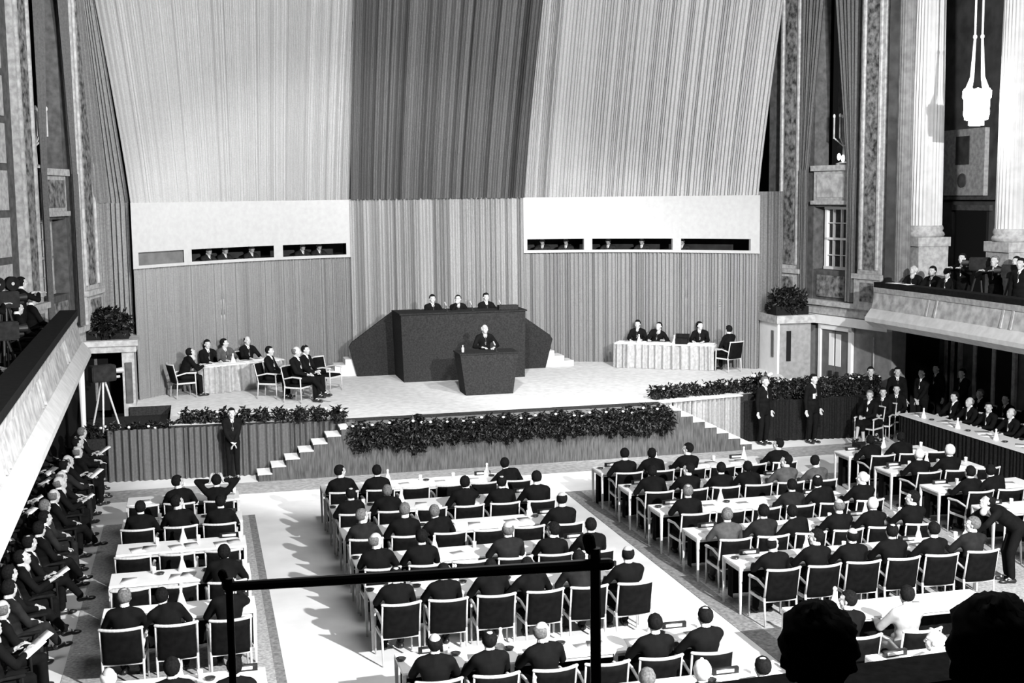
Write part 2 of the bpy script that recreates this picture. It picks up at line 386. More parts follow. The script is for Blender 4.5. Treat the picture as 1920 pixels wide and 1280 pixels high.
    # drapes framing the niche
    for k in (0, 1):
        q0 = NA+.34 if k == 0 else NB-.38; qt = NA-.7 if k == 0 else NB+.7
        bA = [tuple(F.p(q0, .2, 0).xy), tuple(F.p(q0-.3 if k == 0 else q0+.3, .2, 0).xy)]
        tA = [tuple(F.p(q0, .2, 0).xy), tuple(F.p(qt, .2, 0).xy)]
        lab = 'dark folded drape hanging at the %s side of the %s wall niche' % (['stage', 'hall'][k], nm)
        t = thing('niche_drape', lab, 'curtain')
        obj('lower_fall', pleat(bA, 3.3, 6.9, 4, .05, rows=2), M_side, t)
        obj('upper_fall', pleat(bA, 6.9, 12.8, 6, .05, rows=4, toppath=tA), M_side, t)
    # candelabra on the ledge inside the niche
    c = F.p((NA+NB)/2-.1, -.3, 7.0)
    t = thing('candelabra', 'branched candelabra standing in the %s wall niche' % nm, 'candelabra', c)
    b1 = bmesh.new(); lathe(b1, [(.22, 0), (.22, .05), (.05, .1), (.04, .5), (.06, .55), (.02, .6)]); 
    for i in range(5):
        a = 2*PI*i/5; tube(b1, (0, 0, .5), (.28*math.cos(a), .28*math.sin(a), .75), .02); tube(b1, (.28*math.cos(a), .28*math.sin(a), .72), (.28*math.cos(a), .28*math.sin(a), 1.3), .025)
    tube(b1, (0, 0, .5), (0, 0, 1.45), .025)
    obj('branches', b1, M_plaster, t)
    for i in range(5):
        a = 2*PI*i/5; b1 = bmesh.new(); ell(b1, (.28*math.cos(a), .28*math.sin(a), 1.34), (.035, .035, .06), seg=8, rings=6); obj('bulb', b1, M_paper, t)
    if side > 0:
        for i in range(2):
            b1 = bmesh.new(); ell(b1, (-.1, -.12+.22*i, .18+.05*i), (.05, .05, .1), seg=8, rings=6); obj('glowing_bulb', b1, M_glow, t)
    return F
FL = side_wall(-1, 'left'); FR = side_wall(1, 'right')
# panelled wall piece at the far left edge
bm = bmesh.new()
for i in range(9): FL.box(bm, 27.55, 26.7, 0, .05, 4.2+.95*i, 5.0+.95*i)
o = struct('trim_7', bm, M_plaster)
# right wall: double door, panels, pier
dr = struct('door_1', bmesh.new(), M_white)
bm = bmesh.new(); FR.box(bm, 32.15, 32.05, 0, .1, 0, 2.55); FR.box(bm, 30.9, 30.78, 0, .1, 0, 2.55); FR.box(bm, 32.15, 30.78, 0, .1, 2.45, 2.58); obj('door_frame', bm, M_white, dr)
for k, (a, b) in enumerate([(32.03, 31.5), (31.46, 30.92)]):
    bm = bmesh.new(); FR.box(bm, a, b, 0, .05, 0, 2.43); lf = obj('door_leaf', bm, M_door, dr)
    bm = bmesh.new(); s0 = (b+.22, b+.02) if k == 0 else (a-.02, a-.22)
    FR.box(bm, s0[0], s0[1], .05, .07, 0, 1.0); FR.box(bm, s0[0], s0[1], .05, .07, 1.45, 2.35); obj('push_plate', bm, M_white, lf)
    bm = bmesh.new(); FR.box(bm, s0[0]-.04, s0[0]-.12, .05, .12, 1.15, 1.3); obj('door_handle', bm, M_metal, lf)
bm = bmesh.new(); FR.box(bm, 30.0, 29.98, 0, .03, .9, 2.4); FR.box(bm, 30.4, 29.65, 0, .03, .85, .88); struct('trim_8', bm, M_plaster)
# corner piers carrying the planters
def pier(side):
    X = (lambda x: x) if side > 0 else (lambda x: 2*CX-x-.13)
    nm = 'right' if side > 0 else 'left'
    def hx(a, b, y0, y1, z0, z1):
        p, q = sorted((X(a), X(b))); return (p, q, y0, y1, z0, z1)
    if side > 0:
        t = thing('corner_pier', 'white fronted corner pier with slot openings, right of the stage', 'pier')
        bm = bmesh.new(); box(bm, *hx(15.78, 16.75, 32.15, 33.3, 1.0, 2.62)); obj('body', bm, mat('pier_grey', .24, .85, .15, 8), t)
        bm = bmesh.new(); box(bm, *hx(15.72, 15.78, 32.13, 33.3, 1.2, 2.62)); obj('white_facing', bm, M_white, t)
        bm = bmesh.new(); box(bm, *hx(16.0, 16.13, 32.12, 32.16, 1.55, 2.4)); obj('slot_opening', bm, M_dark, t)
        bm = bmesh.new(); box(bm, *hx(15.7, 15.74, 32.35, 32.5, 1.65, 2.4)); obj('slot_opening', bm, M_door, t)
        bm = bmesh.new(); box(bm, *hx(15.66, 16.85, 32.05, 33.4, 2.62, 2.84)); obj('cornice', bm, M_plaster, t)
    else:
        t = thing('corner_pier', 'pier with a dark square opening beneath a planter, left of the stage', 'pier')
        bm = bmesh.new(); box(bm, *hx(15.66, 15.95, 32.05, 33.3, .95, 2.56)); box(bm, *hx(16.83, 16.9, 33.0, 33.3, .95, 2.56)); obj('jambs', bm, M_plaster, t)
        bm = bmesh.new(); box(bm, *hx(15.95, 16.9, 33.2, 33.3, .95, 2.56)); obj('dark_recess', bm, M_dark, t)
        bm = bmesh.new(); box(bm, *hx(15.6, 16.9, 32.0, 33.4, 2.56, 2.72)); box(bm, *hx(15.55, 16.9, 31.95, 33.4, 2.72, 2.86)); obj('cornice', bm, M_plaster, t)
        bm = bmesh.new(); box(bm, *hx(15.72, 15.88, 32.0, 32.06, 1.3, 2.3)); obj('slot_panel', bm, M_plaster2, t)
pier(1); pier(-1)

# right opening: return wall with half column, colonnade, rear wall
bm = bmesh.new(); prism(bm, [(17.40, 29.4), (18.9, 31.2), (19.4, 31.0), (17.7, 28.95)], 3.1, 13); struct('wall_return', bm, M_wall)
bm = bmesh.new(); lathe(bm, [(.26, 3.2), (.26, 3.9), (.2, 3.95), (.2, 13)], seg=36, c=(17.72, 29.1, 0), flute=.06)
tag(obj('half_column', bm, mat('dim_stone', .16, .8, .2, 6)), 'slim fluted half column right of the hall side pilaster', 'column')
struct('wall_gallery', bx(21.5, 21.7, 16, 37, 0, 13), mat('gallery_wall', .07, .9, .3, 2))
def column(Y, label):
    t = thing('column', label, 'column', (18.42, Y, 3.1))
    bm = bmesh.new(); box(bm, -.43, .43, -.43, .43, 0, 1.75); box(bm, -.47, .47, -.47, .47, 1.75, 1.98); obj('pedestal', bm, M_plaster, t)
    bm = bmesh.new(); lathe(bm, [(.47, 1.98), (.5, 2.04), (.48, 2.1), (.44, 2.13), (.47, 2.2), (.44, 2.28)], 32); obj('base_moulding', bm, M_plaster, t, True)
    bm = bmesh.new(); lathe(bm, [(.43, 2.26), (.41, 5.5), (.375, 8.55)], 56, flute=.07); obj('fluted_shaft', bm, mat('column_stone', .5, .8, .08, 4), t)
    bm = bmesh.new(); lathe(bm, [(.44, 8.5), (.5, 8.6), (.46, 8.7), (.62, 9.1), (.7, 9.2)], 16)
    for i in range(12):
        a = 2*PI*i/12; ell(bm, (.52*math.cos(a), .52*math.sin(a), 8.85), (.1, .1, .16), seg=6, rings=5)
    box(bm, -.7, .7, -.7, .7, 9.2, 9.9); obj('capital', bm, M_ornament, t)
column(29.2, 'pale fluted column with full shaft in view, behind the right balcony')
column(25.5, 'fluted column cut by the right picture edge, behind the right balcony')
tag(obj('wall_plaque', bx(21.36, 21.5, 31.0, 33.05, 6.1, 8.0), M_plaster), 'grey wall panel with a small square opening beneath the chandelier', 'panel')
pq = bpy.data.objects['wall_plaque']
obj('dark_opening', bx(21.34, 21.36, 31.7, 32.35, 7.0, 7.8), M_wall, pq)
bm = bmesh.new(); lathe(bm, [(.2, 0), (.2, .03)], 20); bmesh.ops.transform(bm, matrix=Matrix.Translation((21.36, 32.0, 6.55)) @ Matrix.Rotation(-PI/2, 4, 'Y'), verts=bm.verts[:]); obj('round_boss', bm, M_plaster2, pq)
d2 = struct('door_2', bx(21.42, 21.5, 30.9, 32.4, 3.1, 5.7), M_dark)
obj('door_frame', bx(21.40, 21.5, 30.75, 32.55, 5.7, 5.85), M_plaster2, d2)
struct('trim_9', bx(21.36, 21.5, 28, 36, 6.0, 6.12), M_plaster2)
# under the right balcony
struct('wall_right_aisle', bx(19.6, 19.8, 15, 30.2, 0, 3.1), mat('aisle_wall', .10, .9, .2, 4))
struct('floor_aisle_end', bx(17.5, 19.6, 30.2, 30.4, 0, 3.1), M_dark)
def aisle_door(y0, y1, n):
    d = struct('door_%d' % n, bx(19.54, 19.6, y0, y1, 0, 2.35), M_dark)
    bm = bmesh.new()
    for a in (y0-.12, (y0+y1)/2-.05, y1): box(bm, 19.5, 19.58, a, a+.12, 0, 2.45)
    box(bm, 19.5, 19.58, y0-.12, y1+.12, 2.35, 2.47); obj('door_frame', bm, M_plaster, d)
aisle_door(26.9, 28.4, 3); aisle_door(24.0, 25.2, 4); aisle_door(29.2, 29.7, 5)

# ------------------------------------------------------------------ balconies
def balcony(side):
    nm = 'right' if side > 0 else 'left'
    if side > 0: P = [(16.62, 28.5), (16.72, 25.3), (16.72, 21), (16.6, 14)]; joins = [26.0]
    else: P = [(-2.52, 27.7), (-2.44, 24), (-2.3, 18.5), (-2.08, 10)]; joins = [19.0, 24]
    s = side; t = struct('wall_balcony_'+nm, bmesh.new(), M_ornl)
    def sweep(prof, m, name, par):
        bm = bmesh.new(); last = None
        for (x, y) in P:
            ring = [bm.verts.new((x+s*d, y, z)) for d, z in prof]
            if last:
                n = len(ring)
                for i in range(n): bm.faces.new((last[i], last[(i+1) % n], ring[(i+1) % n], ring[i]))
            else: bm.faces.new(ring)
            last = ring
        bm.faces.new(last[::-1]); bmesh.ops.recalc_face_normals(bm, faces=bm.faces[:]); return obj(name, bm, m, par)
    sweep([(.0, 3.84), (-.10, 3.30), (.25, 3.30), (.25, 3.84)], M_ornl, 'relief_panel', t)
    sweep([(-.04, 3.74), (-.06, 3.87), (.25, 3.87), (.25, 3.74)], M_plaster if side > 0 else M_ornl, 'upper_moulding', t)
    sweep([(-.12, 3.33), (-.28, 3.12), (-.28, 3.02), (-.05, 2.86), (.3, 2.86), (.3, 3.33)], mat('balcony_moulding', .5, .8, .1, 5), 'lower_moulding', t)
    sweep([(-.05, 3.87), (-.05, 4.0), (.3, 4.0), (.3, 3.87)], M_black, 'rail_cover', t)
    # fan rib motifs and joints as raised bands
    bm = bmesh.new()
    for y in joins+([23.2, 20] if side > 0 else [14.5]):
        x = 16.72-max(0, y-25.3)*.031 if side > 0 else -2.52+(27.7-y)*.0249
        for q in (-.17, .17):
            hexa(bm, [(x-s*.12, y+q-.03, 3.34), (x-s*.12, y+q+.03, 3.34), (x+s*.1, y+q+.03, 3.34), (x+s*.1, y+q-.03, 3.34), (x-s*.03, y+q-.03, 3.75), (x-s*.03, y+q+.03, 3.75), (x+s*.1, y+q+.03, 3.75), (x+s*.1, y+q-.03, 3.75)])
    obj('pilaster_strip', bm, M_plaster, t)
    x0, x1 = (16.8, 21.5) if s > 0 else (-7, -2.35)
    y1 = 29.3 if s > 0 else 27.7
    struct('floor_balcony_'+nm, bx(x0, x1, 10, y1, 2.95, 3.08), M_black)
balcony(1); balcony(-1)
# post under the left balcony end
tag(obj('pole', (lambda b: (tube(b, (-2.63, 29.6, 1.0), (-2.63, 29.6, 3.0), .055, .08, 10), b)[1])(bmesh.new()), M_white), 'white tapering pole beside the dark opening, left of stage', 'pole')
struct('wall_left_aisle', bx(-7.2, -7, 8, 34, 0, 13), M_wall)

# ------------------------------------------------------------------ chandelier
ch = thing('chandelier', 'brightly lit crystal chandelier hanging between the right columns', 'chandelier', (17.6, 25.9, 7.85)); ch.scale = (.78, .78, 1)
bm = bmesh.new(); lathe(bm, [(.1, -.1), (.22, -.09), (.22, .02), (.33, .04), (.36, .2), (.37, .5), (.41, .55), (.41, .70), (.12, .74)], 18)
for i in range(12):
    a = 2*PI*i/12; ell(bm, (.34*math.cos(a), .34*math.sin(a), .66), (.05, .05, .1), seg=6, rings=5); ell(bm, (.31*math.cos(a), .31*math.sin(a), .2), (.06, .06, .12), seg=6, rings=5)
obj('crystal_body', bm, M_lamp, ch)
bm = bmesh.new()
for a in (-1, 1):
    dx, dy = .085*a, -.055*a
    tube(bm, (dx*2.4, dy*2.4, .72), (dx*1.5, dy*1.5, 1.0), .1, .06, 8); tube(bm, (dx*1.5, dy*1.5, 1.0), (dx, dy, 1.9), .06, .035, 8); tube(bm, (dx, dy, 1.9), (dx, dy, 5.0), .03, .03, 8); ell(bm, (dx, dy, 1.92), (.06, .06, .06), seg=8, rings=6)
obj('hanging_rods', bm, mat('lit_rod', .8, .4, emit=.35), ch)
ll = bpy.data.lights.new('chandelier_light', 'POINT'); ll.energy = 160; ll.shadow_soft_size = .4
lo = bpy.data.objects.new('chandelier_light', ll); COL.objects.link(lo); lo.location = (16.95, 25.9, 8.1)

# ------------------------------------------------------------------ dais and lectern
da = thing('dais', 'high dark felt covered dais with sloping side wings behind the lectern', 'dais', (CX, 34.6, 1.2))
bm = bmesh.new(); hexa(bm, [(-1.70, -.75, 0), (1.73, -.75, 0), (1.73, .9, 0), (-1.70, .9, 0), (-1.76, -.78, 1.86), (1.76, -.78, 1.86), (1.76, .9, 1.86), (-1.76, .9, 1.86)])
obj('front_block', bm, M_felt, da)
obj('top_edge', bx(-1.80, 1.80, -.82, .4, 1.86, 1.90), M_felt2, da)
for s in (-1, 1):
    bm = bmesh.new(); pts = [(s*1.7, 0), (s*2.78, 0), (s*3.0, .85), (s*2.92, .98), (s*1.74, 1.82)]
    prism(bm, pts, 0, .12, Matrix(((1, 0, 0, 0), (0, 0, -1, .95), (0, 1, 0, 0), (0, 0, 0, 1)))); obj('stair_wing', bm, M_felt2, da)
    bm = bmesh.new()
    for k in range(5): box(bm, *sorted((s*1.75, s*(3.7-.3*k))), 1.0, 1.65, .16*k, .16*(k+1))
    obj('rear_steps', bm, M_stage, da)
obj('name_block', bx(1.05, 1.6, -.6, -.35, 1.90, 2.02), M_felt, da)
le = thing('lectern', 'dark felt speaker lectern flaring out to a wide flat top', 'lectern', (7.17, 31.5, 1.2))
bm = bmesh.new(); hexa(bm, [(-.62, -.42, 0), (.62, -.42, 0), (.62, .35, 0), (-.62, .35, 0), (-.76, -.46, 1.05), (.76, -.46, 1.05), (.76, .35, 1.05), (-.76, .35, 1.05)]); obj('body', bm, M_felt, le)
obj('top_board', bx(-.78, .78, -.48, .37, 1.05, 1.085), M_felt2, le)
tag(obj('water_glass', (lambda b: (lathe(b, [(.03, 0), (.035, .11), (.012, .13), (.012, .16), (.02, .18)], 10), b)[1])(bmesh.new()), M_glass), 'small water carafe on the left end of the lectern', 'carafe').location = (6.55, 31.4, 2.286)
def microphone(x, y, z, rz, label):
    t = thing('microphone', label, 'microphone', (x, y, z), rz)
    bm = bmesh.new(); tube(bm, (0, 0, 0), (0, .1, .18), .008); tube(bm, (0, 0, 0), (0, 0, .01), .05, .05, 12); obj('stand', bm, M_metal, t)
    bm = bmesh.new(); caps(bm, (0, .09, .17), (0, .16, .24), .02); obj('capsule', bm, M_lens, t)
microphone(7.4, 31.2, 2.286, .3, 'microphone on top of the lectern in front of the speaker')

# ------------------------------------------------------------------ people
def to_bm(bm, me, mt, midx=None):
    b2 = bmesh.new(); b2.from_mesh(me); bmesh.ops.transform(b2, matrix=mt, verts=b2.verts[:])
    t = bpy.data.meshes.new('t'); b2.to_mesh(t); b2.free(); n = len(bm.faces); bm.from_mesh(t); bpy.data.meshes.remove(t)
def make_head():
    bm = bmesh.new()
    ell(bm, (0, -.012, .03), (.077, .096, .098)); ell(bm, (0, .018, -.03), (.062, .074, .10)); ell(bm, (0, .034, -.085), (.046, .048, .04))
    caps(bm, (0, .088, .015), (0, .103, -.022), .008, .014); caps(bm, (-.035, .072, .035), (.035, .072, .035), .016)
    caps(bm, (-.02, .078, -.058), (.02, .078, -.058), .011)
    for s in (-1, 1): ell(bm, (s*.079, -.005, -.005), (.011, .019, .031)); caps(bm, (s*.04, .06, -.02), (s*.045, .045, -.04), .022)
    caps(bm, (0, -.02, -.07), (0, -.035, -.17), .053, .058)
    me = remesh(bm, .0085, 2)
    b = bmesh.new(); b.from_mesh(me)
    for f in b.faces: f.smooth = True
    k = len(b.faces)
    for s in (-1, 1): ell(b, (s*.029, .083, .012), (.014, .010, .008), seg=8, rings=6)
    caps(b, (-.018, .0885, -.058), (.018, .0885, -.058), .0035, seg=6)
    b.faces.ensure_lookup_table()
    for f in b.faces[k:]: f.material_index = 1; f.smooth = True
    b.to_mesh(me); b.free(); return me
def make_hand():
    bm = bmesh.new()  # right hand, fingers +Y, palm -Z, thumb on -X
    ell(bm, (0, .045, 0), (.038, .05, .015)); caps(bm, (0, -.03, 0), (0, .02, 0), .026, .028)
    for i, (x, l) in enumerate(((-.03, .068), (-.01, .078), (.011, .072), (.03, .056))):
        a = V((x, .085, 0)); b_ = a+V((x*.15, l*.55, -.008)); c = b_+V((0, l*.42, -.022))
        caps(bm, a, b_, .0095, .009, 8); caps(bm, b_, c, .009, .008, 8)
    caps(bm, (-.028, .02, -.004), (-.062, .055, -.014), .013, .011, 8); caps(bm, (-.062, .055, -.014), (-.066, .085, -.02), .011, .009, 8)
    return remesh(bm, .006, 1)
HEAD = make_head(); HAND = make_hand()
def make_hair(style):
    bm = bmesh.new(); c = V((0, -.020, .030)); R = V((.092, .110, .110))
    if style == 'curly': R = V((.118, .125, .13))
    ell(bm, (0, 0, 0), (1, 1, 1), seg=32 if style == 'curly' else 24, rings=22 if style == 'curly' else 16)
    for v in bm.verts:
        d = v.co.normalized(); inz = True
        if style in ('full', 'wave', 'curly'):
            inz = not (d.y > .30 and d.z < .50-.1*abs(d.x)) and d.z > -.78 and not (d.y > .05 and d.z < -.05 and abs(d.x) > .3)
        elif style == 'ring': inz = d.y < .15 and -.8 < d.z < .42
        elif style == 'spot': inz = (not (d.y > .30 and d.z < .5)) and d.z > -.78 and not (d.z > .86 and d.y < .1) and not (d.y > .05 and d.z < -.05 and abs(d.x) > .3)
        k = 1.0+(.05*noise.noise(d*3.1) if style != 'curly' else .14*noise.noise(d*6)+.05*noise.noise(d*15))
        if style == 'wave' and inz: k += .07
        if not inz: k = .80
        v.co = c+V((d.x*R.x*k, d.y*R.y*k, d.z*R.z*k))
    return finish(bm, 'hair', True)
HAIR = {s: make_hair(s) for s in ('full', 'wave', 'ring', 'spot', 'curly')}
def ik(s, h, l1, l2, pole):
    d = h-s; L = min(d.length, (l1+l2)*.995); d.normalize(); a = (l1*l1-l2*l2+L*L)/(2*L); hh = math.sqrt(max(l1*l1-a*a, 0))
    p = (pole-d*pole.dot(d)).normalized(); return s+d*a+p*hh, s+d*L
FIG = {}
def figure(key, pel=(0, -.02, .54), lean=.05, side=0, hyaw=0, hpitch=0, hroll=0, handL=(-.16, .42, .78), handR=(.16, .42, .78), knees=None, ankles=None, poleL=(-.7, -.2, -.8), poleR=(.7, -.2, -.8), skirt=False, hdirL=None, hdirR=None):
    pel = V(pel); U = V((math.sin(side), math.sin(lean), math.cos(lean)*math.cos(side))).normalized(); X = V((1, 0, 0)); X = (X-U*X.dot(U)).normalized(); F = U.cross(X)
    standing = pel.z > .8
    knees = knees or ([(-.11, .40, .50), (.11, .40, .50)] if not standing else [(-.1, .02, .49), (.1, .02, .49)])
    ankles = ankles or ([(-.12, .42, .09), (.12, .42, .09)] if not standing else [(-.1, -.02, .09), (.1, -.02, .09)])
    knees = [V(k) for k in knees]; ankles = [V(k) for k in ankles]
    neck = pel+U*.52; chest = pel+U*.34; sh = [pel+U*.45-X*.18, pel+U*.45+X*.18]
    hm = Matrix.Rotation(hyaw, 4, 'Z') @ Matrix.Rotation(-hpitch, 4, 'X') @ Matrix.Rotation(hroll, 4, 'Y')
    hc = neck+V((0, 0, .085))+U*.055+F*.035; hmat = Matrix.Translation(hc) @ hm
    el = []; wr = []
    for i, (h, pl) in enumerate(((handL, poleL), (handR, poleR))):
        e, q = ik(sh[i], V(h), .29, .255, V(pl)); el.append(e); wr.append(q)
    def torso(bm, g):
        Rm = Matrix((X, F, U)).transposed()
        ell(bm, pel+U*.05, (.165+g, .125+g, .14+g), Rm); ell(bm, pel+U*.2, (.15+g, .118+g, .16+g), Rm); ell(bm, chest, (.17+g, .12+g, .17+g), Rm)
        caps(bm, sh[0]+X*.03, sh[1]-X*.03, .072+g, .072+g); caps(bm, chest+U*.08-F*.01, neck+U*.015-F*.008, .10+g, (.056 if g > 0 else .05)); caps(bm, sh[0]+X*.05+U*.02, neck-U*.0, .055+g, .045+g); caps(bm, sh[1]-X*.05+U*.02, neck-U*.0, .055+g, .045+g)
    bm = bmesh.new(); torso(bm, -.012); caps(bm, neck-U*.05, hc-V((0, 0, .07))-F*.0, .052, .05)
    for i in (0, 1):
        caps(bm, sh[i], el[i], .048, .04); caps(bm, el[i], wr[i], .04, .028)
        hp = pel+X*(-.09 if i == 0 else .09)+U*(-.02); caps(bm, hp, knees[i], .078, .055); caps(bm, knees[i], ankles[i], .052, .036)
        caps(bm, ankles[i], ankles[i]+V((0, .10, -.045)), .035, .03)
    me = remesh(bm, .019, 2); b = bmesh.new(); b.from_mesh(me)
    hb = bmesh.new(); to_bm(b, HEAD, hmat)
    for i in (0, 1):
        d = (wr[i]-el[i]).normalized()
        hd = (hdirL, hdirR)[i]
        if hd: d = V(hd).normalized()
        z = V((0, 0, 1)) if abs(d.z) < .8 else V((0, -1, 0)); xx = d.cross(z).normalized(); zz = xx.cross(d)
        m = Matrix((xx*(1 if i == 1 else -1), d, zz)).transposed().to_4x4(); m.translation = wr[i]
        if i == 0: m = m  # mirrored hand
        to_bm(b, HAND, m)
    b.to_mesh(me); b.free(); hb.free(); me.materials.clear(); me.materials.append(M_skin); me.materials.append(M_eye)
    for p in me.polygons: p.use_smooth = True
    bm = bmesh.new(); torso(bm, .012)
    for i in (0, 1): caps(bm, sh[i], el[i], .066, .056); caps(bm, el[i], el[i]+(wr[i]-el[i])*.88, .055, .043)
    if standing: caps(bm, pel-U*.02-X*.05, pel-U*.1-X*.05, .13, .12); caps(bm, pel-U*.02+X*.05, pel-U*.1+X*.05, .13, .12)
    jk = remesh(bm, .02, 2)
    bm = bmesh.new(); Rm = Matrix((X, F, U)).transposed(); ell(bm, pel, (.16, .13, .12), Rm)
    for i in (0, 1):
        hp = pel+X*(-.09 if i == 0 else .09)-U*.02; caps(bm, hp, knees[i], .095, .072)
        if not skirt: caps(bm, knees[i], knees[i]+(ankles[i]-knees[i])*.93, .07, .056)
        else: caps(bm, knees[i], knees[i]+(ankles[i]-knees[i])*.25, .072, .07)
    if skirt: caps(bm, pel, (knees[0]+knees[1])/2, .12, .1)
    tr = remesh(bm, .02, 2)
    bm = bmesh.new(); caps(bm, neck-U*.04+F*.055, pel+U*.27+F*.136, .046, .014, 8); caps(bm, neck-U*.02+F*.010, neck+U*.055+F*.008, .062, .060, 12, 2); shm = finish(bm, 'shirt', True)
    bm = bmesh.new(); caps(bm, neck-U*.03+F*.102, pel+U*.28+F*.149, .009, .013, 8); ti = finish(bm, 'tie', True)
    sm = []
    for i in (0, 1):
        bm = bmesh.new(); a = ankles[i]; fd = V((0, 1, 0)); z0 = a.z-.09
        caps(bm, V((a.x, a.y-.03, z0+.045)), V((a.x, a.y+.06, z0+.05)), .044, .042, 10); ell(bm, V((a.x, a.y+.13, z0+.034)), (.042, .085, .034), seg=12, rings=8); sm.append(finish(bm, 'shoe', True))
    FIG[key] = dict(body=me, jacket=jk, trousers=tr, shirt=shm, tie=ti, shoes=sm, hm=hmat, skirt=skirt)
figure('desk', hpitch=-.18)
figure('upright', lean=-.03, hpitch=.05, handL=(-.2, .36, .77), handR=(.13, .40, .77))
figure('write', lean=.38, hpitch=-.55, handL=(-.14, .5, .79), handR=(.14, .5, .79))
figure('right', lean=.02, side=-.05, hyaw=-1.1, hpitch=-.05, handR=(.2, .40, .78))
figure('left', lean=.04, side=.04, hyaw=.9, hpitch=-.08)
figure('leanleft', lean=.2, side=-.25, hyaw=-.3, hpitch=-.25, handL=(-.35, .38, .78), handR=(.1, .44, .79))
figure('hold', lean=.22, side=.05, hpitch=-.25, hyaw=-.25, handR=(.11, .26, 1.08), handL=(-.15, .44, .79), poleR=(.6, .3, -.8), hdirR=(-.2, .1, 1))
figure('armsup', lean=.06, hpitch=-.1, handL=(-.12, .05, 1.20), handR=(.12, .05, 1.20), poleL=(-1, .3, .1), poleR=(1, .3, .1), hdirL=(.5, 0, 1), hdirR=(-.5, 0, 1))
figure('lap', lean=-.02, hpitch=-.05, handL=(-.07, .28, .66), handR=(.07, .30, .66))
figure('lapleft', lean=-.05, hyaw=.6, handL=(-.1, .27, .67), handR=(.07, .28, .66))
figure('cross', lean=-.06, hyaw=.35, handL=(-.08, .3, .68), handR=(.06, .3, .68), knees=[(-.1, .40, .51), (.02, .44, .58)], ankles=[(-.1, .40, .09), (-.08, .68, .26)])
figure('read', lean=.0, hpitch=-.45, handL=(-.12, .34, .82), handR=(.12, .34, .82), hdirL=(.2, .6, .4), hdirR=(-.2, .6, .4))
figure('ladycross', lean=-.05, hyaw=.3, handL=(-.05, .3, .68), handR=(.08, .3, .70), knees=[(-.06, .42, .51), (.03, .46, .58)], ankles=[(-.08, .40, .09), (-.12, .82, .26)], skirt=True)
figure('stand', pel=(0, 0, .93), lean=0, handL=(-.24, .04, .83), handR=(.24, .04, .83), poleL=(-.5, -.8, 0), poleR=(.5, -.8, 0), hdirL=(.05, .1, -1), hdirR=(-.05, .1, -1))
figure('standfold', pel=(0, 0, .93), lean=0, handL=(-.03, .2, .90), handR=(.03, .22, .92), poleL=(-.8, -.5, -.2), poleR=(.8, -.5, -.2), knees=[(-.09, .02, .49), (.09, .02, .49)], ankles=[(-.1, 0, .09), (.1, 0, .09)], hdirL=(.6, .1, -.6), hdirR=(-.6, .1, -.6))
figure('podium', pel=(0, 0, .93), lean=.08, hpitch=-.3, handL=(-.18, .32, 1.12), handR=(.15, .34, 1.14), poleL=(-.8, -.5, -.4), poleR=(.8, -.5, -.4))
figure('bend', pel=(0, -.1, .93), lean=.95, hpitch=-.5, handL=(-.15, .62, .86), handR=(.12, .64, .86), poleL=(-.8, 0, .3), poleR=(.8, 0, .3))
figure('film', pel=(0, 0, .93), lean=.1, hpitch=-.1, handL=(-.12, .36, 1.38), handR=(.12, .36, 1.38), poleL=(-.8, 0, -.5), poleR=(.8, 0, -.5), hdirL=(0, 1, .2), hdirR=(0, 1, .2))
HM = {'dark': M_hd, 'grey': M_hg, 'white': M_hw}
def person(pose, x, y, z, rz, label, hair='dark', style='full', suit='black', group=None, scale=1.0, woman=False):
    f = FIG[pose]; t = thing('person', label, 'person', (x, y, z), rz, group); t.scale = (scale,)*3
    body = obj('body', f['body'], None, t)
    sm = M_suits[suit]
    def part(nm, me, m):
        if len(me.materials) == 0: me.materials.append(m)
        o = bpy.data.objects.new(nm, me); COL.objects.link(o); o.parent = t; o.material_slots[0].link = 'OBJECT'; o.material_slots[0].material = m; return o
    part('jacket', f['jacket'], sm); part('skirt' if f['skirt'] else 'trousers', f['trousers'], sm)
    sh = part('shirt', f['shirt'], M_shirt)
    if not f['skirt']: part('tie', f['tie'], M_tie).parent = sh
    for s in f['shoes']: part('shoe', s, M_shoe)
    h = part('hair', HAIR[style], HM[hair]); h.matrix_local = f['hm']
    return t

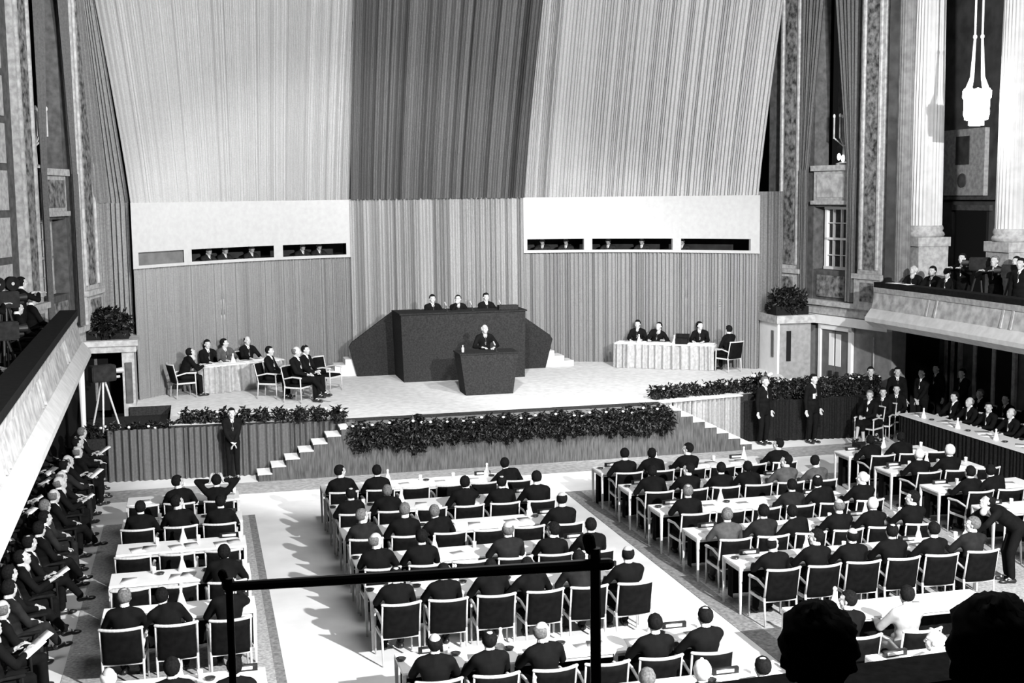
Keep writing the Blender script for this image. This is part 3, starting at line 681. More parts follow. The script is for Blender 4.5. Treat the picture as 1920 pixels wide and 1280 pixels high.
# ------------------------------------------------------------------ chairs
def make_chair():
    t = thing('armchair', 'x', 'chair')
    W = .255
    def sm_(b): return b
    bm = bmesh.new(); box(bm, -.235, .235, -.22, .25, .40, .46); bmesh.ops.bevel(bm, geom=bm.edges[:], offset=.018, segments=2, affect='EDGES'); obj('seat', bm, M_uph, t, True)
    bm = bmesh.new(); nz, nx = 6, 8; F_, B_ = [], []
    for off, L in ((0.0, F_), (-.035, B_)):
        for j in range(nz+1):
            f = j/nz; zz = .40+.47*f; yy = -.235-.085*f
            L.append([bm.verts.new((-.24+.48*i/nx, yy+off-.08*(1-((i/nx)*2-1)**2)*(.35+.65*f), zz)) for i in range(nx+1)])
    for L, fl in ((F_, 0), (B_, 1)):
        for j in range(nz):
            for i in range(nx):
                q = (L[j][i], L[j][i+1], L[j+1][i+1], L[j+1][i]); bm.faces.new(q[::-1] if not fl else q)
    for j in range(nz):
        bm.faces.new((F_[j][0], F_[j+1][0], B_[j+1][0], B_[j][0])); bm.faces.new((F_[j][nx], B_[j][nx], B_[j+1][nx], F_[j+1][nx]))
    for i in range(nx):
        bm.faces.new((F_[nz][i], F_[nz][i+1], B_[nz][i+1], B_[nz][i])); bm.faces.new((F_[0][i], B_[0][i], B_[0][i+1], F_[0][i+1]))
    bmesh.ops.recalc_face_normals(bm, faces=bm.faces[:]); obj('backrest', bm, M_uph, t, True)
    bm = bmesh.new(); pts = [V((-.262+.524*i/10, -.335-.08*(1-((i/10)*2-1)**2), .885)) for i in range(11)]
    for a, b in zip(pts, pts[1:]): caps(bm, a, b, .021, .021, 8, 2)
    obj('top_rail', bm, M_wood, t, True)
    for s in (-1, 1):
        bm = bmesh.new(); tube(bm, (s*W, -.27, 0), (s*W, -.235, .44), .013, .018); tube(bm, (s*W, -.235, .44), (s*(W+.004), -.335, .885), .018, .013); obj('rear_leg', bm, M_wood, t, True)
        bm = bmesh.new(); tube(bm, (s*W, .25, 0), (s*W, .23, .63), .012, .018); obj('front_leg', bm, M_wood, t, True)
        bm = bmesh.new(); caps(bm, (s*W, -.26, .60), (s*W, .0, .655), .018, .02, 8); caps(bm, (s*W, .0, .655), (s*W, .25, .64), .02, .026, 8); obj('armrest', bm, M_wood, t, True)
    bm = bmesh.new(); box(bm, -.25, .25, .225, .245, .37, .41); box(bm, -.25, .25, -.25, -.235, .37, .41); box(bm, -.26, -.245, -.24, .24, .37, .41); box(bm, .245, .26, -.24, .24, .37, .41); obj('seat_frame', bm, M_wood, t)
    return t
CH0 = make_chair(); CHused = [False]
def darken(t, m):
    t.name = 'dark_chair'
    for c in t.children:
        if c.data.materials[0] == M_wood: c.material_slots[0].link = 'OBJECT'; c.material_slots[0].material = m
def chair(x, y, z, rz, label, group):
    if not CHused[0]:
        CHused[0] = True; CH0.location = (x, y, z); CH0.rotation_euler = (0, 0, rz); CH0['label'] = label; CH0['group'] = group; return CH0
    return dup(CH0, (x, y, z), rz, label, group)

# ------------------------------------------------------------------ desks and desk items
def desk(x0, x1, Y, label, group, floorlen=False):
    t = thing('conference_desk', label, 'desk', (x0, Y, 0), 0, group); L = x1-x0
    bm = bmesh.new(); box(bm, 0, L, -.65, 0, .705, .742); bmesh.ops.bevel(bm, geom=bm.edges[:], offset=.006, segments=1, affect='EDGES'); obj('tabletop', bm, M_table, t)
    n = max(2, round(L/1.33)+1)
    bm = bmesh.new(); box(bm, .04, L-.04, -.06, -.04, .64, .705); box(bm, .04, L-.04, -.62, -.60, .66, .705); box(bm, .03, .05, -.62, -.04, .64, .705); box(bm, L-.05, L-.03, -.62, -.04, .64, .705); obj('apron', bm, M_wood, t)
    for i in range(n):
        lx = .022+(L-.044)*i/(n-1)
        for y in (-.63, -.022):
            bm = bmesh.new(); hexa(bm, [(lx-.014, y-.014, 0), (lx+.014, y-.014, 0), (lx+.014, y+.014, 0), (lx-.014, y+.014, 0), (lx-.024, y-.02, .705), (lx+.024, y-.02, .705), (lx+.024, y+.02, .705), (lx-.024, y+.02, .705)]); obj('leg', bm, M_wood, t)
    zb = .02 if floorlen else .14
    obj('modesty_cloth', pleat([(.05, -.30), (.06, -.075), (L-.06, -.075), (L-.05, -.30)], zb, .69, int(L*6), .012), M_black, t)
    return t
def proto(name, cat, parts):
    t = thing(name, 'x', cat)
    for nm, bm, m in parts: obj(nm, bm, m, t, True)
    return [t, False]
bmA = bmesh.new(); lathe(bmA, [(.06, 0), (.062, .01), (.018, .16), (.016, .19)], 14)
bmB = bmesh.new(); ell(bmB, (0, 0, .205), (.022, .022, .024), seg=10, rings=8)
P_car = proto('water_carafe', 'carafe', [('bottle', bmA, M_glass), ('stopper', bmB, M_glass)])
bmA = bmesh.new(); lathe(bmA, [(.05, 0), (.065, .028), (.055, .03), (.04, .012)], 14)
P_ash = proto('ashtray', 'ashtray', [('bowl', bmA, M_ash)])
bmA = bx(-.16, .16, -.025, .025, 0, .075); bmB = bx(-.12, .10, -.0265, -.025, .02, .058)
P_name = proto('name_plate', 'name plate', [('plate', bmA, M_metal), ('white_card', bmB, M_paper)])
bmA = bx(-.105, .105, -.15, .15, 0, .004)
P_pap = proto('paper_sheet', 'paper', [('sheet', bmA, M_paper)])
bmA = bx(-.17, .17, -.12, .12, 0, .012)
P_blot = proto('desk_folder', 'folder', [('cover', bmA, M_greyp)])
bmA = bmesh.new(); lathe(bmA, [(.028, 0), (.034, .10), (.031, .10), (.026, .008)], 12)
P_glass = proto('drinking_glass', 'glass', [('tumbler', bmA, M_glass)])
def put(p, loc, rz, label, group, scale=None):
    if not p[1]:
        p[1] = True; t = p[0]; t.location = loc; t.rotation_euler = (0, 0, rz); t['label'] = label; t['group'] = group
        if scale: t.scale = scale
        return t
    return dup(p[0], loc, rz, label, group, scale)
ROWY = [24.10, 22.45, 20.80, 19.15, 17.50, 14.72, 13.10]
ROWN = ['front', 'second', 'third', 'fourth', 'fifth', 'sixth', 'seventh']
BL = {'left': (-1.42, .60, [-1.1, -.45, .22], range(0, 6)), 'middle': (2.15, 6.12, [2.46, 3.13, 3.80, 4.46, 5.12, 5.78], range(0, 7)),
      'right': (7.68, 11.75, [8.05, 8.70, 9.36, 10.0, 10.66, 11.34], range(0, 5)), 'far right': (13.15, 15.25, [13.55, 14.2, 14.85], range(0, 5))}
D = 'dark'; S = {}
def seat(b, r, i, *a): S[(b, r, i)] = a
for r, lst in {0: [(0, 'right', D, 'full'), (1, 'desk', D, 'full'), (5, 'leanleft', D, 'full')],
          1: [(0, 'desk', D, 'spot'), (1, 'write', 'grey', 'full'), (3, 'hold', D, 'full'), (4, 'desk', D, 'spot'), (5, 'upright', D, 'full')],
          2: [(0, 'right', 'grey', 'full', 'charcoal'), (1, 'upright', 'grey', 'full'), (2, 'leanleft', 'grey', 'full'), (5, 'upright', D, 'ring')],
          3: [(0, 'right', 'grey', 'ring'), (1, 'desk', D, 'full'), (3, 'desk', 'grey', 'ring', 'charcoal'), (4, 'left', D, 'wave'), (5, 'desk', D, 'full')],
          4: [(0, 'desk', D, 'spot'), (1, 'desk', D, 'full'), (2, 'write', D, 'full'), (3, 'leanleft', D, 'full'), (4, 'write', D, 'full', 'charcoal'), (5, 'upright', D, 'ring')],
          5: [(0, 'desk', D, 'ring'), (1, 'desk', D, 'spot'), (2, 'right', 'grey', 'ring'), (4, 'upright', D, 'full'), (5, 'upright', D, 'spot')],
          6: [(3, 'desk', 'grey', 'full'), (4, 'desk', 'white', 'wave'), (5, 'upright', D, 'spot')]}.items():
    for q in lst: seat('middle', r, q[0], *q[1:])
for r, lst in {0: [(1, 'right', D, 'full'), (2, 'armsup', D, 'full')], 1: [(0, 'desk', D, 'full'), (1, 'right', D, 'full'), (2, 'desk', D, 'full')], 3: [(2, 'write', D, 'full')],
          4: [(0, 'upright', 'grey', 'spot'), (1, 'leanleft', D, 'full'), (2, 'hold', D, 'full')], 5: [(0, 'desk', 'white', 'ring'), (1, 'desk', D, 'full'), (2, 'desk', D, 'full')]}.items():
    for q in lst: seat('left', r, q[0], *q[1:])
for r, lst in {0: [(0, 'upright', D, 'full'), (1, 'write', D, 'full'), (2, 'left', D, 'full'), (5, 'left', D, 'full')],
          1: [(0, 'write', D, 'full'), (1, 'left', D, 'full'), (2, 'desk', D, 'full'), (3, 'write', D, 'full'), (4, 'left', D, 'full', 'grey'), (5, 'right', D, 'full', 'grey')],
          2: [(0, 'desk', 'grey', 'spot'), (3, 'desk', D, 'full', 'charcoal'), (4, 'leanleft', D, 'spot'), (5, 'left', 'white', 'ring')],
          3: [(0, 'desk', 'grey', 'full', 'grey'), (1, 'desk', D, 'full', 'charcoal'), (2, 'leanleft', D, 'full'), (3, 'upright', 'grey', 'ring'), (4, 'hold', 'white', 'full'), (5, 'left', D, 'full')],
          4: [(0, 'right', D, 'ring'), (1, 'left', D, 'full'), (2, 'desk', D, 'ring'), (3, 'desk', D, 'spot'), (4, 'upright', D, 'full'), (5, 'left', 'grey', 'full', 'charcoal')]}.items():
    for q in lst: seat('right', r, q[0], *q[1:])
for r, lst in {0: [(0, 'write', D, 'full'), (1, 'write', D, 'full')], 1: [(0, 'desk', 'white', 'full'), (1, 'desk', 'white', 'wave')],
          2: [(0, 'desk', D, 'full'), (1, 'leanleft', D, 'full')], 3: [(1, 'left', 'white', 'full')], 4: [(0, 'desk', D, 'full')]}.items():
    for q in lst: seat('far right', r, q[0], *q[1:])
POSEW = {'desk': 'bent over his papers', 'upright': 'sitting upright', 'write': 'leaning far forward over the desk', 'right': 'turning his head right', 'left': 'turning his head left', 'leanleft': 'leaning to the left', 'hold': 'with a hand at his face', 'armsup': 'with both hands at his head'}
HW = {('dark', 'full'): 'dark haired', ('grey', 'full'): 'grey haired', ('white', 'full'): 'white haired', ('white', 'wave'): 'white haired', ('dark', 'wave'): 'bushy haired'}
def hword(h, s): return HW.get((h, s)) or ('balding ' + h + ' haired' if h != 'dark' else 'balding')
def seatname(b, n, i): return ordn(i)+' from left'
rr = random.Random(5)
def dress(b, r, Y, x0, x1, xs, bn):
    n = len(xs)
    for i, x in enumerate(xs):
        p = S.get((b, r, i)); sid = '%s seat from left, %s desk, %s block' % (ordn(i), ROWN[r], b)
        chair(x, Y-1.0, 0, rr.uniform(-.07, .07), ('occupied' if p else 'empty')+' black armchair, '+sid, 'armchairs at the conference desks')
        if p:
            suit = p[3] if len(p) > 3 else 'black'
            person(p[0], x+rr.uniform(-.03, .03), Y-1.02, 0, rr.uniform(-.12, .12), '%s man in %s suit, %s' % (hword(p[1], p[2]), suit, sid), p[1], p[2], suit, scale=rr.uniform(.96, 1.02))
        g = 'at the seat %s of the %s desk, %s block' % (ordn(i), ROWN[r], b)
        put(P_pap, (x+rr.uniform(-.06, .02), Y-.44, .743), rr.uniform(-.3, .3), 'white paper sheet at '+sid, 'papers on the desks')
        if rr.random() < .45: put(P_blot, (x+rr.uniform(.14, .2), Y-.36, .743), rr.uniform(-.2, .2), 'grey folder at '+sid, 'folders on the desks', (.6, .8, 1))
        if rr.random() < .55: put(P_ash, (x-.26, Y-.24, .743), 0, 'dark ashtray at '+sid, 'ashtrays on the desks')
        if rr.random() < .5: put(P_glass, (x+.3, Y-.16, .743), 0, 'small glass at '+sid, 'glasses on the desks')
    for k in range(max(1, n//3)):
        cx_ = xs[min(n-1, 1+3*k)]+.33 if n > 3 else xs[1]+.06
        put(P_car, (cx_, Y-.13, .743), 0, 'water carafe %s on the %s desk of the %s block' % ('standing near the middle' if n < 4 else ['left of centre', 'right of centre'][k % 2], ROWN[r], b), 'water carafes on the desks', (1.1, 1.1, 1.1))
    px = {'left': x1-.25, 'middle': x1-.35 if r else x1-.75, 'right': x0+.42, 'far right': x0+.4}[b]
    put(P_name, (px, Y-.07, .743), 0, 'dark name plate with white card on the %s desk of the %s block' % (ROWN[r], b), 'name plates on the desks')
    if b == 'middle' and r in (1, 2, 3, 4, 5): put(P_name, (x0+.45, Y-.08, .743), .05, 'dark name plate at left end of the %s desk, middle block' % ROWN[r], 'name plates on the desks')
    if b == 'right': put(P_name, (x1-.9, Y-.09, .743), -.05, 'dark name plate at right end of the %s desk, right block' % ROWN[r], 'name plates on the desks')
for b, (x0, x1, xs, rows) in BL.items():
    for r in rows:
        Y = ROWY[r]
        desk(x0, x1, Y, 'long white topped desk, %s row of the %s block' % (ROWN[r], b), 'conference desks', r == 0)
        dress(b, r, Y, x0, x1, xs, b)
# the two short desks at the lower right
desk(7.45, 10.32, 15.0, 'short white desk below the right block, two men seated at it', 'conference desks')
desk(7.62, 9.9, 13.12, 'short white desk at the bottom edge, right, beside the light suited man', 'conference desks')
for x, Y, p, lab in ((7.72, 15.0, ('left', D, 'full', 'black'), 'dark suited man'), (8.55, 15.0, ('upright', D, 'full', 'light'), 'man in a grey tweed jacket'), (9.3, 15.0, None, ''), (7.95, 13.12, ('left', 'white', 'ring', 'light'), 'bald man in a light suit')):
    wh = 'the short desk below the right block' if Y == 15.0 else 'the short desk at the bottom right edge'
    chair(x, Y-1.3 if Y == 15.0 else Y-.95, 0, 0, 'armchair of the %s at %s' % (lab.replace('man in a grey tweed jacket', 'tweed jacketed man').replace('bald man in a light suit', 'bald man'), wh.replace(' right edge', ' right')) if p else 'empty black armchair at '+wh, 'armchairs at the conference desks')
    if p: person(p[0], x, (Y-1.25 if Y == 15.0 else Y-.93), 0, 0, '%s at %s' % (lab, wh), p[1], p[2], p[3])
put(P_car, (8.1, 14.75, .743), 0, 'tall carafe on the short desk below the right block', 'water carafes on the desks', (1.3, 1.3, 1.35))
put(P_car, (8.85, 12.95, .743), 0, 'tall carafe on the short desk at the bottom right edge', 'water carafes on the desks', (1.3, 1.3, 1.35))
put(P_name, (7.95, 13.0, .743), .1, 'name plate on the short desk at the bottom right edge', 'name plates on the desks')
for k, (x, y, rz) in enumerate(((7.9, 14.6, .2), (9.2, 14.6, -.3), (8.3, 12.85, .4), (7.9, 12.75, 0))): put(P_pap, (x, y, .743), rz, 'paper sheet on the %s short desk, %s side' % (['upper', 'upper', 'lower', 'lower'][k], ['left', 'right', 'right', 'left'][k]), 'papers on the desks')
person('bend', 12.5, 17.15, 0, 1.35, 'man in dark suit bending over a seated man beside the far right block', D, 'spot', 'black')

# ------------------------------------------------------------------ stage tables and people
def stage_table(cx, cy, rz, L, label):
    t = thing('draped_table', label, 'table', (cx, cy, 1.2), rz)
    obj('tabletop', bx(-L/2, L/2, -.32, .32, .70, .735), M_paper, t)
    bm = pleat([(-L/2, .32), (-L/2-.01, -.33), (L/2+.01, -.33), (L/2, .32)], .01, .72, int((L+1.4)*5), .085, rows=1, jitter=.8, toppath=[(-L/2, .32), (-L/2, -.32), (L/2, -.32), (L/2, .32)])
    obj('table_skirt', bm, mat('table_skirt_cloth', .68, .9, .15, 12), t)
aL = math.atan2(.70, 1.6); aR = math.atan2(-1.54, 2.42)
stage_table(1.0, 34.12, aL, 2.35, 'table with pale pleated skirt on the left of the stage')
stage_table(13.2, 34.32, aR, 2.87, 'table with pale pleated skirt on the right of the stage')
def at(cx, cy, rz, u, v): return cx+math.cos(rz)*u-math.sin(rz)*v, cy+math.sin(rz)*u+math.cos(rz)*v
def stage_person(pos, rz, pose, label, chairlab, **k):
    chair(pos[0], pos[1], 1.2, rz, chairlab, 'armchairs on the stage'); person(pose, pos[0]-math.sin(rz)*.0, pos[1], 1.2, rz, label, **k)
for u, pose, lab, cl, hs in ((-.62, 'upright', 'dark haired man behind the left stage table, nearest its left end', 'chair behind the left stage table, nearest its left end', 'full'),
                        (-.12, 'left', 'dark haired man in grey suit, middle of the three behind left stage table', 'chair of the grey suited man behind left stage table', 'full'), (.55, 'upright', 'balding man behind the left stage table, nearest its right end', 'chair of the balding man behind the left stage table', 'ring')):
    p = at(1.0, 34.12, aL, u, .60); stage_person(p, PI+aL, pose, lab, cl, style=hs, suit='grey' if 'grey suit' in lab else 'black')
stage_person((-.45, 33.15), -1.25, 'write', 'man at the left end of the left stage table, side on', 'pale armed chair at left end of the left stage table', style='full')
stage_person((1.72, 32.35), -2.0, 'lap', 'dark haired man in armchair right of the left stage table', 'armchair of the seated man right of the left stage table')
stage_person((2.35, 31.45), -2.25, 'cross', 'large bald man in armchair at the front of the stage, hands in lap', 'armchair of the large bald man on the stage', style='ring', hair='grey', scale=1.05)
stage_person((2.62, 32.25), -2.2, 'lap', 'man half hidden behind the large bald man on the stage', 'armchair behind the large bald man on the stage', style='spot')
chair(3.25, 33.0, 1.2, -2.3, 'empty dark armchair on the stage left of the dais', 'armchairs on the stage')
for u, pose, lab, cl in ((-.95, 'upright', 'leftmost man behind the right stage table', 'chair of the leftmost man behind the right stage table'), (-.42, 'leanleft', 'second man from the left behind the right stage table', 'chair of second man behind the right stage table'), (.95, 'left', 'man behind the right stage table near its right end', 'chair of man behind the right stage table near its right end')):
    p = at(13.2, 34.32, aR, u, .60); stage_person(p, PI+aR, pose, lab, cl)
stage_person((14.62, 33.0), PI+aR-2.2, 'lap', 'man sitting at the right end of the right stage table, side on', 'pale armed chair at right end of the right stage table')
for i, (u, v, rz) in enumerate(((-.9, .05, .1), (-.3, .1, -.1), (.25, .0, .2), (.6, .1, .5))):
    x, y = at(1.0, 34.12, aL, u, v); put(P_pap, (x, y, 1.937), aL+rz, 'paper sheet on the left stage table, %s from left' % ordn(i), 'papers on the stage tables', (1.4, 1.2, 1))
    x, y = at(13.2, 34.32, aR, u*1.2, v); put(P_pap, (x, y, 1.937), aR+rz, 'paper sheet on the right stage table, %s from left' % ordn(i), 'papers on the stage tables', (1.4, 1.2, 1))
x, y = at(1.0, 34.12, aL, -.2, -.05); put(P_car, (x, y, 1.937), 0, 'carafe on the left stage table', 'carafes on the stage tables')
x, y = at(13.2, 34.32, aR, -.75, -.1); put(P_car, (x, y, 1.937), 0, 'carafe at the left of the right stage table', 'carafes on the stage tables')
x, y = at(13.2, 34.32, aR, .3, -.1); put(P_car, (x, y, 1.937), 0, 'carafe beside the black case on the right stage table', 'carafes on the stage tables')
x, y = at(13.2, 34.32, aR, .52, -.1)
cs = thing('black_case', 'black machine case on the right stage table', 'case', (x, y, 1.935), aR)
obj('case_body', bx(-.17, .17, -.13, .13, 0, .17), M_black, cs); obj('case_lid', bx(-.2, .2, .11, .15, .1, .28), M_black, cs)
for i, (x, st, ps) in enumerate(((6.40, 'full', 'upright'), (7.12, 'spot', 'hold'), (7.95, 'spot', 'upright'))):
    person(ps, x, 34.75, 2.2, PI+.1, ['leftmost of three men seated up on the dais', 'middle of three men on the dais, hand at his chin', 'rightmost of three men seated up on the dais'][i], style=st)
    chair(x, 34.78, 2.2, PI+.1, ['leftmost', 'middle', 'rightmost'][i]+' armchair hidden behind the dais front', 'armchairs on the dais')
    microphone(x+.28, 34.0, 3.105, .3, ['leftmost', 'middle', 'rightmost'][i]+' microphone on the dais edge')
obj('dais_deck', bx(-1.6, 1.6, -.2, .89, 1.0, 1.08), M_felt2, da)
person('podium', 7.28, 32.12, 1.2, PI+.05, 'white haired man in black suit speaking at the lectern', 'white', 'ring')
person('standfold', .62, 28.45, 0, PI+.1, 'man in black suit standing with folded hands before the left stairs', D, 'full', scale=.95)
person('stand', 13.62, 28.55, 0, PI+.35, 'man in black suit standing straight before the right stage skirt', 'grey', 'spot', scale=1.0)
person('stand', 14.85, 28.35, 0, PI+.3, 'standing man with white badge beside the dark stage skirt', D, 'full', scale=1.02)
bg = obj('badge', bx(-.04, .04, 0, .006, -.06, .06), M_paper); bg.location = (14.80, 28.17, 1.22); bg.rotation_euler = (0, 0, .3); tag(bg, 'white badge on the chest of the second standing man', 'badge')

# ------------------------------------------------------------------ side press table and crowd on the right
t = thing('long_side_table', 'long press table with dark floor length cloth under the right balcony', 'table', (16.75, 27.5, 0))
obj('tabletop', bx(0, .72, -12, 0, .755, .79), M_table, t)
obj('table_cloth', pleat([(.7, -.01), (.02, -.01), (.02, -11.9)], .01, .75, 90, .02), M_felt2, t)
rr = random.Random(11)
for i in range(26):
    y = 27.2-.36*i-rr.random()*.1
    k = i % 4
    lab = 'on the long side table, %s from its stage end' % ordn(i//4)
    if k == 0: put(P_pap, (17.1, y, .792), rr.uniform(-1, 1), 'loose paper '+lab, 'papers on the side table', (1.3, 1.3, 1))
    elif k == 1: put(P_car, (16.98, y, .792), 0, 'carafe '+lab, 'carafes on the side table')
    elif k == 2: put(P_ash, (17.0, y, .792), 0, 'ashtray '+lab, 'ashtrays on the side table')
    else: put(P_pap, (17.2, y, .792), rr.uniform(-1, 1), 'loose paper sheet '+lab, 'papers on the side table', (1.5, 1.5, 1))
cl = ['dark haired', 'grey haired', 'balding', 'dark haired', 'white haired', 'dark haired', 'grey haired']
for i, y in enumerate((27.1, 26.3, 25.5, 24.7, 23.95, 23.2)):
    h, s = [(D, 'full'), ('grey', 'ring'), (D, 'spot'), ('grey', 'ring'), ('white', 'ring'), (D, 'full')][i]
    person(['upright', 'desk', 'left', 'desk', 'upright', 'write'][i], 18.0+rr.uniform(-.1, .1), y, 0, PI/2+.15, '%s man, %s from the stage behind the long side table' % (hword(h, s), ordn(i)), h, s, 'black')
    chair(18.0, y, 0, PI/2+.1, 'dark chair, %s from the stage behind the long side table' % ordn(i), 'chairs behind the side table')
for i, (x, y, ps, h, s) in enumerate(((18.9, 29.2, 'stand', D, 'full'), (19.0, 28.2, 'standfold', D, 'full'), (18.9, 27.3, 'lap', 'grey', 'full'), (19.0, 26.4, 'lap', D, 'full'), (19.0, 25.5, 'lapleft', D, 'full'), (19.0, 24.6, 'lap', 'grey', 'ring'), (18.1, 28.6, 'standfold', D, 'spot'))):
    person(ps, x, y, 0 if 'stand' not in ps else 0, PI/2+.3, '%s man %s by the aisle doors, %s from the stage' % (hword(h, s), 'standing' if 'stand' in ps else 'seated in back row', ordn(i)), h, s)
    if 'stand' not in ps: chair(x, y, 0, PI/2+.3, 'back row chair by the aisle doors, %s from the stage' % ordn(i), 'chairs by the aisle doors')
for i, (x, y, ps, h, s) in enumerate(((16.2, 27.95, 'ladycross', 'grey', 'full'), (16.75, 28.25, 'cross', D, 'full'), (17.35, 28.6, 'lap', D, 'full'), (17.0, 29.3, 'standfold', D, 'full'), (17.6, 29.0, 'stand', D, 'spot'))):
    lab = ['woman with crossed bare legs seated at the foot of the stage, right', 'person resting head on hand beside the woman with crossed legs', 'seated man between the cross legged pair and the side table', 'man standing behind the woman with crossed legs', 'man standing near the dark corner at the side table end'][i]
    rz = [PI/2+.55, PI/2+.75, PI-.5, PI-.35, PI-.35, PI-.3][i]; person(ps, x, y, 0, rz, lab, h, s)
    if ps in ('ladycross', 'cross', 'lap'): chair(x, y, 0, rz, ['chair of the woman with crossed legs', 'chair beside the woman with crossed legs', 'chair nearest the side table end'][i], 'chairs at the stage foot')
bm = bx(-.3, .3, -.2, .2, 0, .3); o = tag(obj('equipment_case', bm, M_camera), 'low dark case on the floor behind the front far right desk', 'case'); o.location = (15.4, 26.6, 0)

# ------------------------------------------------------------------ audience under the left balcony
rr = random.Random(23); n = 0
poses = ['lap', 'lapleft', 'read', 'cross', 'lap', 'upright', 'cross']
for row, (X, ys) in enumerate(((-2.55, [28.9-.78*i for i in range(18)]), (-3.45, [28.7-.85*i for i in range(13)]), (-4.35, [28.3-.95*i for i in range(8)]))):
    for i, y in enumerate(ys):
        if y < 15.4: continue
        ps = poses[rr.randrange(7)]; h, s = rr.choice([(D, 'full'), (D, 'full'), ('grey', 'full'), (D, 'spot'), ('grey', 'ring'), (D, 'wave')])
        su = rr.choice(['black', 'black', 'charcoal']); rn = ['front', 'middle', 'rear'][row]
        rz = -PI/2+.55+rr.uniform(-.3, .3); y += rr.uniform(-.12, .12)
        person(ps, X+rr.uniform(-.08, .05), y, 0, rz, '%s person in %s suit, %s from the stage in %s audience row' % (hword(h, s), su, ordn(i), rn), h, s, su, scale=rr.uniform(.95, 1.03))
        darken(chair(X, y, 0, -PI/2+.5, 'dark audience chair, %s from the stage in the %s row' % (ordn(i), rn), 'audience chairs under the left balcony'), M_black)
        if ps == 'read' or rr.random() < .12:
            o = put(P_pap, (X+.42, y+.2, .86 if ps == 'read' else .7), rz, 'paper held by the %s person of the %s audience row' % (ordn(i), rn), 'papers held in the audience'); o.rotation_euler = (.5, 0, rz)

# ------------------------------------------------------------------ balcony people and cameras
def tripod(bm, h, r=.45, w=.018):
    for k in range(3):
        a = PI/2+2*PI*k/3; tube(bm, (.03*math.cos(a), .03*math.sin(a), h), (r*math.cos(a), r*math.sin(a), 0), w, w*.8)
def film_camera(x, y, z, rz, label, reels=True, h=1.35, tv=False):
    t = thing('film_camera' if reels else ('television_camera' if tv else 'press_camera'), label, 'camera', (x, y, z), rz)
    for k in range(3):
        a = PI/2+2*PI*k/3; bm = bmesh.new(); tube(bm, (.04*math.cos(a), .04*math.sin(a), h), (.36*math.cos(a), .36*math.sin(a), 0), .026, .02); obj('tripod_leg', bm, M_wood if tv else M_metal, t)
    k = 1.25 if tv else 1
    bm = bmesh.new(); box(bm, -.11*k, .11*k, -.24*k, .22*k, h, h+.3*k); bmesh.ops.bevel(bm, geom=bm.edges[:], offset=.02, segments=2, affect='EDGES'); obj('camera_body', bm, M_camera, t)
    bm = bmesh.new(); tube(bm, (0, .2*k, h+.17*k), (0, .38*k, h+.17*k), .05, .07, 14); tube(bm, (.06, .2*k, h+.08), (.06, .30*k, h+.08), .03, .03, 10); obj('lens', bm, M_lens if tv else M_metal, t)
    if reels:
        for yy in (-.14, .13):
            bm = bmesh.new(); tube(bm, (-.05, yy, h+.43), (.05, yy, h+.43), .13, .13, 28); rl = obj('film_reel', bm, M_black, t)
            bm = bmesh.new(); tube(bm, (-.055, yy, h+.43), (.055, yy, h+.43), .03, .03, 14); obj('reel_hub', bm, M_greyp, rl)
film_camera(-3.35, 24.0, 3.08, -.95, 'film camera with twin round reels on the left balcony', True, 1.3)
film_camera(-3.1, 21.8, 3.08, -1.0, 'boxy film camera lower down on the left balcony', False, .95)
film_camera(-2.2, 30.1, .98, -1.1, 'television camera on wooden tripod before the dark opening, left of stage', False, 1.15, tv=True)
film_camera(17.5, 24.25, 3.08, .9, 'camera on tripod on the right balcony near the far column', False, 1.25)
film_camera(17.6, 25.6, 3.08, .9, 'camera on tripod held by men in the middle of the right balcony', False, 1.35)
for i, (x, y, ps, h, s, z) in enumerate(((-3.45, 26.4, 'film', D, 'full', 0), (-3.3, 27.2, 'lap', 'grey', 'full', 0), (-3.75, 23.8, 'film', D, 'full', 0), (-3.3, 20.4, 'lap', D, 'spot', 0), (-3.3, 19.0, 'write', D, 'full', 0), (-3.3, 17.6, 'read', 'grey', 'full', 0), (-3.9, 21.5, 'stand', D, 'full', 0), (-3.4, 16.4, 'lap', D, 'full', 0), (-3.3, 25.1, 'lap', D, 'full', 0))):
    person(ps, x, y, 3.08, -PI/2+.5, 'dark dressed %s person %s on left balcony, %s of nine there' % (hword(h, s), 'at a camera' if ps == 'film' else 'in shadow', ordn(i)), h, s, group='people on the left balcony')
    if ps in ('lap', 'write', 'read'): darken(chair(x, y, 3.08, -PI/2+.5, 'chair of the %s person on the left balcony' % ordn(i), 'chairs on the left balcony'), M_black)
for i, (x, y, ps, h, s) in enumerate(((17.6, 28.35, 'read', 'white', 'ring'), (17.75, 27.75, 'upright', D, 'full'), (17.6, 26.9, 'cross', D, 'full'), (17.7, 26.35, 'film', D, 'full'), (17.7, 25.1, 'film', 'grey', 'full'), (17.9, 24.6, 'film', D, 'full'), (17.4, 23.8, 'stand', D, 'full'))):
    person(ps, x, y, 3.08, PI/2+.45, ['white haired person reading at the stage end of the right balcony', 'dark haired man seated next to the reader on the right balcony', 'person seated cross legged in front of the column pedestal', 'man handling a camera right of the column pedestal', 'grey haired man bending to a camera, middle of right balcony', 'man behind the tripod near the far column', 'man standing at the right edge of the right balcony'][i], h, s)
    if ps in ('read', 'upright', 'cross'): chair(x, y, 3.08, PI/2+.45, ['chair of the reader at the stage end of the right balcony', 'second chair from stage end, right balcony', 'chair before the column pedestal, right balcony'][i], 'chairs on the right balcony')
cs = thing('hat_and_papers', 'dark hat lying on the rail at the stage end of right balcony', 'hat', (16.82, 28.25, 4.0)); bm = bmesh.new(); lathe(bm, [(.17, 0), (.17, .015), (.1, .03), (.09, .11), (.05, .12)], 16); obj('felt_hat', bm, M_black, cs, True)
put(P_pap, (16.8, 27.9, 4.002), .4, 'white papers on the rail at the stage end of right balcony', 'papers on the balcony rail', (1.3, 1.2, 1))
